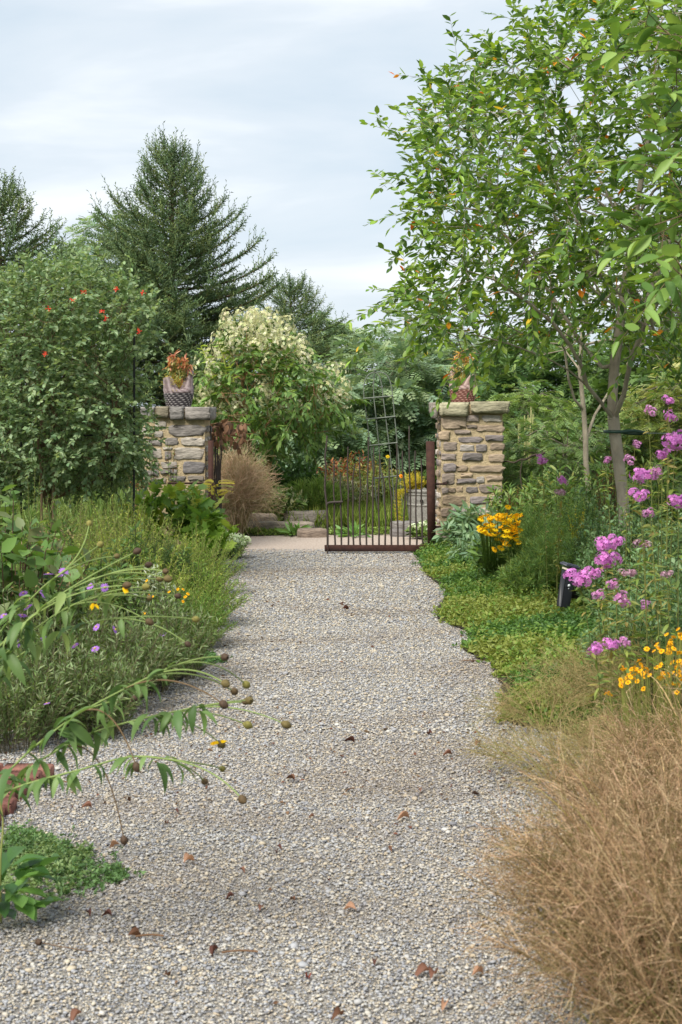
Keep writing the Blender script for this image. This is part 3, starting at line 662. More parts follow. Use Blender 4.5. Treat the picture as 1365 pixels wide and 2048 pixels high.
for dy, pts_ in ((0.0, [(465, 350), (458, 200), (500, 105), (580, 65), (625, 110), (650, 200), (665, 340)]), (0.03, [(570, 360), (560, 200), (580, 62), (700, 90), (745, 180), (765, 320)])):
    part('hoop', MB().pipe(smooth_line([zt(*q, dy) for q in pts_], 22), 0.0075, TC, 6), M_IRON, trel, world=True, smooth=True)
kn = zt(580, 55); part('finial', MB().add(ICO * 0.022 + kn, ICOT, None, TC), M_IRON, trel, world=True, smooth=True)

# ------------------------------------------------------------------ grey relief urn beyond the gate
YU = 18.0; ub = gnd(852, 1064); UC = S(142, 140, 134)
urn = thing('stone_urn', 'large grey cast stone tub with relief band behind the gate stile', 'urn', (at(852, 1000, YU)[0], YU, 0))
UR = 0.33; th = np.linspace(0, 2 * pi, 96, endpoint=False); zs = []; 
prof = [(0.235, 0.0), (0.245, 0.02), (0.255, 0.12), (0.27, 0.26), (0.285, 0.38), (0.292, 0.385), (0.292, 0.40), (0.286, 0.405), (0.296, 0.47), (0.303, 0.53), (0.312, 0.535), (0.312, 0.56), (0.305, 0.565), (0.325, 0.575), (0.328, 0.61), (0.30, 0.615), (0.29, 0.60), (0.28, 0.55)]
P = []
for i in range(len(prof) - 1):
    for f in np.linspace(0, 1, 5)[:-1]:
        r_ = prof[i][0] * (1 - f) + prof[i + 1][0] * f; z_ = prof[i][1] * (1 - f) + prof[i + 1][1] * f; rel = 0 * th
        if 0.42 < z_ < 0.52: rel = 0.010 * np.maximum(0, np.sin(th * 14)) * sin(pi * (z_ - .42) / .1)
        if 0.05 < z_ < 0.36: rel = 0.012 * np.maximum(0, np.cos(th * 9 + np.sin(z_ * 40)) - .35) * (0.6 + .4 * sin(z_ * 50))
        P.append(np.stack([(r_ + rel) * np.cos(th), (r_ + rel) * np.sin(th), 0 * th + z_], -1))
US = 0.9
part('tub', grid_mesh(MB(), np.array(P) * np.array([0.84, 0.84, US]), UC), M_MORTAR, urn, smooth=True)
kk = 24; part('soil', MB().add([(0, 0, 0.57 * US)] + [(0.24 * cos(i * 2 * pi / kk), 0.24 * sin(i * 2 * pi / kk), 0.565 * US) for i in range(kk)], [(0, 1 + i, 1 + (i + 1) % kk) for i in range(kk)]), M_SOIL, urn)
part('drain_hole', MB().pipe([(-0.07, -0.262, 0.41), (-0.07, -0.235, 0.41)], 0.022, (0.01, 0.01, 0.01), 10), M_PLASTIC, urn)
URN_TOP = 0.57 * US

# ------------------------------------------------------------------ stone slabs beyond the gate
def slab(label, px, py, d, hx, hy, hz, rz, seed, c):
    rng = rng_(seed); k = 18; a = np.arange(k) * 2 * pi / k; e = 3.2
    ox = np.sign(np.cos(a)) * np.abs(np.cos(a)) ** (2 / e) * hx * rng.uniform(.85, 1.05, k); oy = np.sign(np.sin(a)) * np.abs(np.sin(a)) ** (2 / e) * hy * rng.uniform(.85, 1.05, k)
    rings = [np.stack([ox * f, oy * f, np.full(k, z) + rng.uniform(-.012, .012, k)], -1) for f, z in ((1, -0.03), (1.02, hz * .4), (1.0, hz * .85), (.93, hz), (.5, hz * 1.02))]
    V = np.vstack(rings + [[[0, 0, hz * 1.03]]]); Q = []
    for r_ in range(4): Q += [(r_ * k + j, r_ * k + (j + 1) % k, (r_ + 1) * k + (j + 1) % k, (r_ + 1) * k + j) for j in range(k)]
    T = [(4 * k + j, 4 * k + (j + 1) % k, 5 * k) for j in range(k)]
    p = at(px, py, d); mb = MB().add(V, T, Q, np.asarray(c) * rng.uniform(.9, 1.1, (len(V), 1)))
    o = link('stone_slab', mb.mesh('stone_slab'), M_STONE, loc=(p[0], d, 0), rot=(0, 0, rz)); tag(o, label, 'stone', 'edging stones beyond the gate'); return o
slab('low pointed grey boulder at the corner of the dry grass', 508, 1056, 18.3, .30, .2, .20, .2, 41, S(140, 126, 112))
slab('long flat pale stone step set in the low greenery', 560, 1060, 17.9, .44, .16, .13, -.05, 42, S(150, 138, 124))
slab('rounded grey stone behind the pale step', 612, 1052, 18.8, .30, .2, .21, .1, 43, S(126, 118, 110))
slab('small flat brownish stone at the gravel edge by the gate latch', 625, 1080, 17.2, .19, .12, .10, .1, 44, S(128, 114, 102))
slab('stacked grey stone under the urn, lower slab', 812, 1085, 17.3, .20, .12, .09, 0, 45, S(112, 108, 106))
o = slab('stacked grey stone under the urn, upper slab', 808, 1075, 17.34, .17, .11, .08, .08, 46, S(122, 118, 114)); o.location.z = 0.10

# ------------------------------------------------------------------ garden light, trunk tie, bricks
q = gnd(1127, 1205); LD = 10.1; lb = at(1127, 1205, LD)
lamp = thing('garden_light', 'black tilted garden bollard light with solar cap beside the fennel', 'garden light', (lb[0], LD, max(lb[2] - .02, 0.02)))
lamp.scale = (.82, .82, .82); lamp.rotation_euler = (R(4), R(7), R(24)); BK = S(26, 28, 34)
part('post', MB().box((0, 0, 0.15), (0.048, 0.042, 0.165), BK, bev=0.006), M_PLASTIC, lamp)
part('lens', MB().box((0.004, -0.002, 0.328), (0.05, 0.045, 0.010), S(190, 182, 160), bev=0.003), M_PLASTIC, lamp)
cs, sn = cos(R(8)), sin(R(8)); Mx = np.array([[cs, 0, sn], [0, 1, 0], [-sn, 0, cs]])
cp = part('cap', MB().box((0.04, 0, 0.352), (0.105, 0.062, 0.011), S(66, 70, 82), Mx, bev=0.004), M_PLASTIC, lamp)
part('solar_panel', MB().box((0.035, 0, 0.368), (0.085, 0.05, 0.004), S(96, 102, 118), Mx, bev=0.002), M_PLASTIC, cp)
part('sensor', MB().add(ICO * np.array([.016, .008, .016]) + (0.0, -0.044, 0.185), ICOT, None, S(215, 220, 226)), M_PLASTIC, lamp, smooth=True)
part('sensor_dot', MB().add(ICO * np.array([.005, .004, .005]) + (0.0, -0.043, 0.158), ICOT, None, S(215, 220, 226)), M_PLASTIC, lamp, smooth=True)

rg = rng_(51); bp = thing('brick_border', 'weathered red brick border ending in the gravel', 'brick border', (-1.4, 5.5, 0))
def brick(x, y, z, rz=0, half=(0.1, 0.049, 0.03)):
    c = np.asarray([S(124, 82, 72), S(110, 74, 66), S(136, 96, 84)][rg.integers(3)]) * rg.uniform(.9, 1.1)
    o = part('brick', MB().box((0, 0, 0), half, c, bev=0.007), M_BRICK, bp); o.location = (x + 1.4, y - 5.62, z); o.rotation_euler = (rg.normal() * .02, rg.normal() * .02, rz + rg.normal() * .02)
for c_ in range(4):
    for r_ in range(5): brick(-1.345 - c_ * 0.212 + rg.normal() * .004 - (0.02 if r_ % 2 else 0), 5.12 + r_ * 0.107, 0.018 + rg.normal() * .003)
for c_ in range(3): brick(-1.285 - c_ * 0.212, 5.78 + c_ * 0.008, 0.034, R(2)); brick(-1.31 - c_ * 0.212, 5.67 + c_ * .006, 0.03, R(1), (0.1, 0.049, 0.03))

# ------------------------------------------------------------------ trees
def edge_dist(P, poly):
    poly = np.asarray(poly, float); best = np.full(len(P), 1e9)
    for a, b in zip(poly, np.roll(poly, -1, 0)):
        ab = b - a; t = np.clip(((P - a) @ ab) / (ab @ ab + 1e-9), 0, 1); best = np.minimum(best, np.linalg.norm(P - (a + t[:, None] * ab), axis=1))
    return best
def crown_points(rng, poly, d, dh, n, rim=150):
    """points through a rounded crown whose outline is poly, standing d away and dh metres deep each way"""
    P = sample_poly(rng, poly, n); e = np.clip(edge_dist(P, poly) / rim, 0, 1)
    k = np.sqrt(1 - (1 - e) ** 2); u = rng.uniform(-1, 1, n); u = np.sign(u) * np.abs(u) ** 0.7
    return at(P[:, 0], P[:, 1], d + u * k * dh)
def leaf_objects(parent, name, pts, fr, s, cols, tpl, mat, nvar=8):
    """single leaves as parts that share a few meshes"""
    base = np.array(parent.location); order = np.argsort(cols[:, 0]); meshes = {}
    q = np.zeros(len(cols), int); q[order] = np.arange(len(cols)) * nvar // max(len(cols), 1)
    tps = tpl if isinstance(tpl, list) else [tpl]
    for i in range(len(pts)):
        q_ = (q[i], i % len(tps)); tpl = tps[i % len(tps)]
        if q_ not in meshes:
            me = MB().add(tpl[0], tpl[1], tpl[2], cols[q == q[i]].mean(0)).mesh(name, smooth=True); me.materials.append(mat); meshes[q_] = me
        o = bpy.data.objects.new(name, meshes[q_]); COL.objects.link(o); o.parent = parent
        m = np.eye(4); m[:3, :3] = fr[i] * s[i]; m[:3, 3] = pts[i] - base
        from mathutils import Matrix
        o.matrix_local = Matrix(m.tolist())
def tree(name, label, cat, init, targets, seed, tpl, ll, nl, twig, cols, mat, rt, ex=0.5, bark=(0.1, 0.09, 0.07), step=0.25, down=0.15, noattach=1, pen=0.25, group=None, singles=0, single_tpl=None, rmax=None, wob=0.08, upmix=0.3, accents=None, crown_name='crown', trunk_name='trunk', upn=0.35, spreadang=0.75):
    rng = rng_(seed); A, PAR, ends = grow(init, targets, step, rng, pen, wob)
    base = init[0][0]; t = thing(name, label, cat, base, group=group)
    mb, r = limb_mesh(A, PAR, rt, ex, bark, rmax=rmax)
    D = norm(norm(A[ends] - A[PAR[ends]]) + np.array([0, 0, upmix]) * rng.uniform(-.6, 1, (len(ends), 1)) + rng.normal(size=(len(ends), 3)) * 0.25)
    P, FR, s, C, (a, b) = twig_leaves(rng, A[ends], D, twig, nl, ll, cols, tpl, down, upn=upn, spreadang=spreadang)
    if accents is not None:
        k = rng.random(len(P)) < accents[1]; C[k] = pick(rng, accents[0], int(k.sum()))
    mb.tubes(a, b, rt * 0.8, rt * 0.5, bark, 3)
    part(trunk_name, mb, M_BARK, t, world=True, smooth=True)
    keep = np.ones(len(P), bool)
    if singles:
        u = 682.5 + P[:, 0] / P[:, 1] * F; v = 830 + (EYE - P[:, 2]) / P[:, 1] * F
        ok = np.where((u > -20) & (u < 1385) & (v > -20) & (v < 2060))[0]; ch = ok[np.argsort(P[ok, 1])[:singles]]; keep[ch] = False
        leaf_objects(t, 'leaf', P[ch], FR[ch], s[ch], C[ch], single_tpl or tpl, mat)
    if keep.any():
        tps = tpl if isinstance(tpl, list) else [tpl]; cm = MB(); gi_ = rng.integers(0, len(tps), len(P))
        for j, tp_ in enumerate(tps):
            k = keep & (gi_ == j); cm.stamp(tp_, P[k], FR[k], s[k], C[k])
        part(crown_name, cm, mat, t, world=True, kind='stuff', smooth=True)
    return t
def chain(pxs, d, init=None, parent=0, dd=0.0):
    """adds a traced limb (photo pixels, distance d drifting by dd) to the skeleton list"""
    init = [] if init is None else init; m = len(pxs)
    for i, (x, y) in enumerate(pxs):
        init.append((at(x, y, d + dd * (i + 1) / m), max(parent, 0))); parent = len(init) - 1
    return init, parent

TL = [leaf_t(0.46, 5, 0.15, 0.10), leaf_t(0.42, 5, 0.35, 0.3), leaf_t(0.5, 5, 0.1, -0.12), leaf_t(0.36, 5, 0.6, 0.4)]; TLs = [leaf_t(0.46, 3, 0.15, 0.12), leaf_t(0.4, 3, 0.4, 0.3), leaf_t(0.5, 3, 0.1, -0.1)]; BARK_G = S(150, 140, 124)
G_TREE = [S(86, 116, 54), S(106, 140, 58), S(134, 164, 72), S(70, 98, 52), S(92, 122, 78), S(112, 144, 64), S(76, 106, 60), S(122, 148, 60)]
# the smooth-barked tree right of the pillar
DT = 10.5; root = np.array(at(1250, 1000, DT)); root[2] = 0.02; root[0] = at(1256, 1000, DT)[0]
init = [(root, 0)]; init, p = chain([(1252, 1080), (1246, 985), (1238, 920), (1231, 868), (1228, 838)], DT, init, 0); fork = p; na = len(init) - 1
init, trk = chain([(1226, 790), (1230, 730), (1240, 660), (1252, 560), (1270, 440), (1290, 320), (1305, 200), (1315, 80)], DT, init, fork)
init, a1 = chain([(1205, 808), (1175, 772), (1140, 742), (1105, 722), (1065, 705), (1020, 688), (960, 672)], DT, init, fork, -0.9)
init, _ = chain([(1165, 735), (1140, 690), (1105, 645), (1050, 600), (990, 560), (930, 540)], DT - .3, init, a1 - 5, -0.6)
init, _ = chain([(1205, 735), (1165, 690), (1110, 600), (1040, 500), (960, 420), (900, 340)], DT, init, fork + 2, 0.4)
init, _ = chain([(1210, 600), (1150, 500), (1080, 380), (1010, 280), (950, 200)], DT, init, fork + 4, -.4)
init, _ = chain([(1240, 440), (1180, 320), (1110, 210), (1030, 130)], DT, init, fork + 5, .3)
init, _ = chain([(1248, 790), (1262, 720), (1290, 650), (1335, 570), (1400, 480)], DT, init, fork, -.8)
init, _ = chain([(1290, 620), (1330, 500), (1380, 380), (1440, 280)], DT, init, fork + 4, .8)
CROWN = [(1190, -150), (1180, -20), (1075, 75), (965, 105), (900, 160), (850, 205), (850, 255), (808, 298), (845, 370), (818, 412), (868, 452), (835, 490), (870, 545), (785, 590), (800, 630), (742, 655), (860, 672), (900, 712), (990, 715), (1080, 680), (1180, 640), (1250, 690), (1365, 730), (1500, 700), (1520, -150)]
rg = rng_(61); T1 = crown_points(rg, CROWN, DT, 1.7, 1450, 170)
tree('smooth_barked_tree', 'grey barked leafy tree with a dark hose tie round its forked trunk', 'tree', init, T1, 62, TLs, 0.080, 18, 0.42, G_TREE, M_GLOSSY, 0.0019, 0.5, BARK_G, 0.2, 0.18, na, 0.22, singles=300, single_tpl=TL, wob=0.10, accents=([S(214, 140, 40), S(196, 104, 30), S(206, 176, 60)], 0.014), upmix=0.35)
# near branches reaching in from the right: a second tree just outside the frame
DN = 5.6; rn = at(1720, 900, DN); rn[2] = 0.0
init = [(rn, 0)]; init, p = chain([(1715, 1100), (1700, 700), (1680, 520)], DN, init, 0); fork = p
init, _ = chain([(1600, 440), (1480, 400), (1400, 420), (1310, 450)], DN, init, fork, -.3)
init, _ = chain([(1620, 380), (1500, 300), (1420, 330), (1340, 310)], DN, init, fork, .2)
init, _ = chain([(1640, 300), (1520, 140), (1400, 80), (1290, 60)], DN, init, fork, .1)
init, _ = chain([(1600, 520), (1480, 560), (1400, 570), (1340, 560)], DN, init, fork, .3)
NEAR = [(1240, 20), (1400, -40), (1460, 120), (1460, 640), (1330, 600), (1250, 480), (1330, 420), (1290, 300), (1320, 180), (1240, 110)]
T2 = crown_points(rg, NEAR, DN, 0.35, 62, 60)
tree('overhanging_tree', 'bright green branches with large leaves reaching in before the grey barked tree', 'tree', init, T2, 63, TL, 0.104, 8, 0.3, [S(104, 140, 62), S(124, 158, 76), S(86, 122, 58), S(138, 168, 88)], M_LEAF, 0.0022, 0.5, S(110, 96, 72), 0.15, 0.3, 3, 0.25, singles=300, single_tpl=TL, upmix=0.1)
# thinner tree behind
DB = 14.5; rb = at(1185, 1000, DB); rb[2] = 0.02; init = [(rb, 0)]
init, p = chain([(1180, 1000), (1172, 920), (1172, 880)], DB, init, 0); fork = p
init, _ = chain([(1168, 820), (1160, 740), (1165, 660), (1180, 560)], DB, init, fork)
init, _ = chain([(1190, 830), (1215, 790), (1240, 750), (1290, 680)], DB, init, fork, .4)
init, _ = chain([(1150, 800), (1138, 760), (1130, 700)], DB, init, fork + 1, -.3)
T3 = crown_points(rg, [(1050, 560), (1150, 480), (1330, 500), (1390, 640), (1330, 730), (1200, 690), (1090, 720), (1030, 660)], DB, 1.1, 170, 110)
tree('thin_forked_tree', 'thinner pale trunked tree with low fork standing behind the hose-tied tree', 'tree', init, T3, 64, TLs, 0.09, 13, 0.35, G_TREE, M_LEAF, 0.0036, 0.5, S(150, 140, 122), 0.25, 0.18, 4)

# ---- spruces
def spruce_mesh(seed, H, RB, lev=26, per=9, dens=1.0, ex=0.9):
    rng = rng_(seed); wood = MB(); nd = MB(); tpl = [brush_t(9, 1.0, i, 0.085) for i in range(3)]
    sh_p = []; sh_d = []; sh_l = []
    zt_ = np.linspace(0, H, 16); wood.pipe(np.stack([0.03 * np.sin(zt_ * 1.3), 0.03 * np.cos(zt_ * 1.1), zt_], -1), np.linspace(0.16, 0.012, 16), S(92, 78, 62), 7)
    tip = np.array([0.03 * sin(H * 1.3), 0.03 * cos(H * 1.1), H])
    for k in range(4): sh_p.append(tip - [0, 0, 0.5 - .12 * k]); sh_d.append([rng.normal() * .1, rng.normal() * .1, 1]); sh_l.append(0.35)
    for l_ in range(lev * per):
        f = (l_ + rng.uniform(0, 1)) / (lev * per); z = H * (0.03 + 0.955 * f ** 0.9); az = l_ * 2.39996 + rng.uniform(-.3, .3)
        Lb = RB * (1 - z / H) ** ex * rng.uniform(0.55, 1.1) + 0.2; el = R(-4 + 40 * (z / H) ** 2.0 + rng.uniform(-8, 8))
        out = np.array([cos(az), sin(az), 0]); P0 = np.array([0, 0, z]); P1 = P0 + out * Lb * .62 * cos(el) + np.array([0, 0, Lb * .5 * sin(el) - 0.06 * Lb])
        P2 = P0 + out * Lb * .95 * cos(el) + np.array([0, 0, Lb * sin(el) + Lb * rng.uniform(.03, .20) + 0.06])
        ts = np.linspace(0, 1, 6); bp_ = bez(P0[None], P1[None], P2[None], ts); wood.pipe(bp_, np.linspace(0.006 + .012 * Lb, 0.005, 6), S(96, 80, 62), 4, cap=False)
        m = max(4, int(Lb / 0.095 * dens)); t = np.linspace(0.16, 0.98, m) + rng.uniform(-.02, .02, m); t = np.clip(t, 0, 1)
        Q = bez(P0[None], P1[None], P2[None], t); T = beztan(P0[None], P1[None], P2[None], t)
        # main axis shoots
        for i in range(m): sh_p.append(Q[i]); sh_d.append(T[i]); sh_l.append(Lb / m * 1.8 + .05)
        sh_p.append(Q[-1]); sh_d.append(norm(T[-1] + np.array([0, 0, .5 + .5 * z / H]))); sh_l.append(rng.uniform(.2, .34)); thin = len(sh_p)
        for k in range(rng.integers(2, 6)):
            j = m - 1 - int(k * 1.2); j = max(j, 0); sh_p.append(Q[j]); sh_d.append(norm(np.array([rng.normal() * .16, rng.normal() * .16, 1.0]) + out * .15)); sh_l.append(rng.uniform(.22, .5))
        for i in range(m):
            for sg in (-1, 1):
                side = norm(np.cross(T[i], [0, 0, 1.0])) * sg; ln = (1 - t[i]) * Lb * 0.42 * rng.uniform(.6, 1.1) + 0.13
                d = norm(T[i] * .72 + side * .7 + np.array([0, 0, rng.uniform(-.05, .38)])); ns = max(1, int(ln / 0.17)); p = Q[i].copy()
                for k in range(ns):
                    sl_ = min(ln / ns * 1.25, .32); sh_p.append(p.copy()); sh_d.append(d); sh_l.append(sl_ * rng.uniform(.85, 1.2))
                    if k < ns - 1 and rng.random() < .8 * dens:
                        for s2 in (-1, 1):
                            d2 = norm(d * .75 + np.cross(d, [0, 0, 1.0]) * s2 * .65 + np.array([0, 0, rng.uniform(-.25, .25)])); sh_p.append(p + d * sl_ * .5); sh_d.append(d2); sh_l.append(rng.uniform(.11, .2))
                    p = p + d * (ln / ns); d = norm(d + np.array([0, 0, rng.uniform(-.04, .12)]))
    P = np.array(sh_p); D = norm(np.array(sh_d)); Ls = np.array(sh_l); n = len(P); g = rng.integers(0, 3, n)
    for k in range(3):
        i = g == k; nd.stamp(tpl[k], P[i], frames(D[i], norm(rng.normal(size=(int(i.sum()), 3)))), np.stack([Ls[i], np.where(D[i][:, 2] > .85, .036, .054), np.where(D[i][:, 2] > .85, .036, .054)], -1), pick(rng, [S(84, 106, 70), S(74, 96, 66), S(100, 120, 78), S(90, 112, 84), S(112, 126, 78)], int(i.sum())))
    return wood.mesh('trunk', smooth=True), nd.mesh('crown')
w1, n1 = spruce_mesh(71, 6.6, 3.6, 25, 9, 0.84); w1.materials.append(M_BARK); n1.materials.append(M_NEEDLE)
w2, n2 = spruce_mesh(72, 6.0, 3.2, 20, 8, 0.8); w2.materials.append(M_BARK); n2.materials.append(M_NEEDLE)
def put_spruce(label, px, top, d, wm, nm, H, rz, sxy=1.0):
    p = at(px, top, d); t = thing('spruce_tree', label, 'tree', (p[0], d, -0.05), rz, 'spruces behind the garden', 1.0); k = (p[2] + .05) / (H + .42); t.scale = (k * sxy, k * sxy, k)
    link('trunk', wm, None, t); tag(link('crown', nm, None, t), kind='stuff'); return t
put_spruce('tall dark spruce with a pointed top behind the vine and grey pillar', 342, 262, 27, w1, n1, 6.6, 0.4, 1.12)
put_spruce('dark spruce beside the frame edge behind the flowering vine', -2, 345, 25, w2, n2, 6.0, 1.4, 1.35)
put_spruce('short spruce beyond the tall spruce, towards the gate', 585, 545, 32, w2, n2, 6.0, 2.0, 1.5)
put_spruce('dark spruce far behind the thin forked tree', 1395, 520, 26, w1, n1, 6.6, 5.0, 0.9)

# ---- feathery trees in the distance
FR5 = frond_t(4, 0.54, 0.23, 0.25)
G_LOC = [S(122, 148, 114), S(138, 164, 128), S(108, 136, 106), S(150, 172, 132), S(126, 152, 130)]
def locust(label, poly, d, dh, n, seed, cols=G_LOC, ll=0.26, bx=None, name='feathery_tree', nl=12, group='feathery trees beyond the gate', twig=0.6, tpl=FR5):
    poly = np.array(poly, float); bx = poly[:, 0].mean() if bx is None else bx; b = at(bx, 900, d); b[2] = -0.05
    ytop = poly[:, 1].min(); ymid = poly[:, 1].mean(); init = [(b, 0)]
    init, p = chain([(bx, 930), (bx + 3, 860), (bx, ymid + 20), (bx - 4, (ymid + ytop) / 2)], d, init, 0)
    T = crown_points(rng_(seed), poly, d, dh, n, 90)
    return tree(name, label, 'tree', init, T, seed + 1, tpl, ll, nl, twig, cols, M_LEAF, 0.004, 0.4, S(110, 104, 88), 0.5, 0.3, 2, 0.2, group=group, upmix=0.3)
locust('feathery grey green tree seen through the arched trellis', [(660, 760), (690, 720), (730, 705), (790, 700), (840, 715), (870, 750), (880, 850), (860, 940), (700, 940), (640, 860)], 27, 1.6, 420, 81)
locust('tall feathery tree behind the stone pillar with the red hen', [(740, 690), (780, 660), (860, 655), (905, 690), (1000, 700), (1060, 760), (1060, 900), (900, 940), (800, 900), (830, 760)], 31, 1.6, 420, 83)
locust('wispy tree rising between the spruce and the gap of sky', [(600, 680), (625, 650), (660, 638), (705, 665), (700, 720), (660, 740), (640, 800), (590, 820), (580, 740)], 36, 1.4, 170, 85)
locust('hazy feathery tree between the two left spruces', [(130, 500), (170, 455), (230, 440), (290, 470), (300, 640), (140, 640)], 38, 1.6, 220, 87)
locust('low feathery tree beside the gate bars and white shrub', [(560, 800), (620, 780), (680, 800), (700, 900), (690, 960), (540, 960)], 24, 1.2, 200, 89)
locust('broad leafy tree behind the thin forked trunk', [(980, 740), (1050, 690), (1130, 700), (1200, 740), (1200, 900), (980, 910)], 24, 1.4, 260, 91, [S(98, 130, 78), S(118, 148, 90), S(84, 116, 74)])
locust('bushy dark tree behind the hose-tied trunk', [(1190, 720), (1260, 680), (1365, 690), (1430, 740), (1430, 860), (1190, 860)], 22, 1.4, 260, 93, [S(92, 122, 66), S(110, 140, 74), S(76, 104, 60)])
locust('pale shrub growing beside the stone pillar cap', [(1005, 800), (1040, 770), (1100, 790), (1140, 830), (1120, 930), (1010, 930)], 19, .8, 230, 95, [S(124, 152, 84), S(142, 166, 96), S(104, 132, 76)], .115, name='leafy_shrub', group='shrubs behind the right bed', twig=.35)
locust('grassy looking shrub behind the phlox and hose tie', [(1255, 800), (1300, 770), (1365, 740), (1420, 760), (1420, 900), (1260, 900)], 17, .8, 250, 97, [S(140, 158, 84), S(120, 146, 82), S(164, 170, 108)], .11, name='leafy_shrub', group='shrubs behind the right bed', twig=.35)
locust('mixed shrub filling the gap between pillar and forked trees', [(1010, 880), (1080, 850), (1180, 850), (1260, 860), (1260, 980), (1010, 980)], 16.6, .7, 300, 99, [S(112, 142, 82), S(130, 156, 96), S(92, 124, 76)], .095, name='leafy_shrub', group='shrubs behind the right bed', twig=.3)

# ---- white flowering shrub behind the left pillar
DS = 19.0; bs = at(545, 1050, DS); bs[2] = 0; init = [(bs, 0)]
init, p = chain([(530, 960), (545, 900), (580, 860)], DS, init, 0); init, _ = chain([(600, 830), (630, 800), (660, 780)], DS, init, p, -.3); init, _ = chain([(560, 820), (540, 740), (530, 690)], DS, init, p); init, _ = chain([(480, 840), (440, 780), (420, 750)], DS, init, p - 1, .2); init, _ = chain([(500, 900), (490, 830), (485, 760)], DS, init, 1, -.3)
POLY = [(390, 790), (405, 735), (440, 725), (452, 665), (490, 650), (515, 672), (550, 655), (572, 690), (605, 690), (628, 735), (655, 745), (668, 778), (702, 800), (688, 835), (650, 870), (600, 890), (560, 860), (540, 910), (480, 900), (430, 850), (400, 840)]
rg = rng_(101); T4 = crown_points(rg, POLY, DS, 1.3, 420, 110)
SHRUB = tree('white_flowering_shrub', 'large shrub covered in creamy white flower clusters beside the grey pillar', 'shrub', init, T4, 102, leaf_t(0.42, 3, .15, .35), 0.112, 15, 0.35, [S(88, 120, 58), S(104, 138, 64), S(120, 152, 74), S(76, 106, 54)], M_LEAF, 0.0035, 0.5, S(140, 110, 76), 0.25, 0.35, 1, wob=.1)
def flower_cluster(rng, n, rad, size, cols, flat=0.7, lump=0.0):
    """small five-petalled flowers over a dome"""
    V = []; k = 5
    a = np.arange(k) * 2 * pi / k; star = []; T = []
    for i in range(k):
        c, s_ = cos(a[i]), sin(a[i]); j = len(star); star += [(0, 0, 0), (c * .55 - s_ * .3, s_ * .55 + c * .3, .15), (c, s_, .05), (c * .55 + s_ * .3, s_ * .55 - c * .3, .15)]; T += [(j, j + 2, j + 1), (j, j + 3, j + 2)]
    tpl = (np.array(star, float), np.array(T), np.zeros((0, 4), int)); d = norm(rng.normal(size=(n, 3)) + np.array([0, 0, .5])); P = d * rad * rng.uniform(.7, 1.0, (n, 1)) * np.array([1, 1, flat])
    if lump:
        cs_ = rng.normal(size=(5, 3)) * rad * lump; P = P * .72 + cs_[rng.integers(0, 5, n)] * np.array([1, 1, .7])
    return MB().stamp(tpl, P, frames(norm(np.cross(d, rng.normal(size=(n, 3)))), d), size * rng.uniform(.8, 1.2, n), pick(rng, cols, n))
CREAM = [S(204, 202, 160), S(190, 190, 142), S(176, 180, 130), S(212, 210, 180)]
FC = [flower_cluster(rg, 34, .13, .024, CREAM, 1.0).mesh('flower_cluster') for _ in range(4)]
for me in FC: me.materials.append(M_PETAL)
ed = edge_dist(T4_px := np.stack([682.5 + T4[:, 0] / T4[:, 1] * F, 830 + (EYE - T4[:, 2]) / T4[:, 1] * F], -1), POLY)
top = np.where((T4_px[:, 1] < 850) & ((ed < 45) | (rg.random(len(T4)) < .25)) & (T4[:, 1] < DS + .6))[0]
top = top[(T4_px[top, 1] < 730) | (rg.random(len(top)) < .42)][:112]
for i in top:
    o = link('flower_cluster', FC[rg.integers(4)], None, SHRUB, loc=tuple(T4[i] - bs + np.array([rg.normal() * .06, -.06, .08 + .22 * rg.random() ** 2])), rot=(rg.normal() * .5, rg.normal() * .5, rg.uniform(0, 6))); o.scale = (1, 1, rg.uniform(.9, 1.6)); o['kind'] = 'stuff'
# bright fresh shoots standing out of the shrub top
SH = thing('young_leafy_shoot', 'two bright yellow green shoots rising beside the white flowering shrub', 'shoot', at(440, 800, 18.4))
for pa in ([(430, 770), (420, 730), (402, 692)], [(455, 770), (450, 720), (437, 686)], [(470, 770), (462, 735), (450, 705)]):
    q = smooth_line([at(*p_, 18.4) for p_ in pa], 10); part('stem', MB().pipe(q, .006, S(150, 160, 70), 5), M_STEM, SH, world=True)
    n = 12; t = np.linspace(.1, 1, n); P = np.stack([np.interp(t, np.linspace(0, 1, 10), q[:, i]) for i in range(3)], -1); sg = np.where(np.arange(n) % 2, 1., -1.)[:, None]
    ld = norm(np.array([[.8, -.3, .25]]) * sg * np.array([[1, 1, 1.]]) + np.array([0, 0, .35]) + rg.normal(size=(n, 3)) * .2)
    leaf_objects(SH, 'leaf', P, frames(ld, norm(np.array([0, -.3, 1.]) + rg.normal(size=(n, 3)) * .3)), np.full(n, .10), pick(rg, [S(160, 184, 76), S(142, 172, 70)], n), TL, M_LEAF, 2)

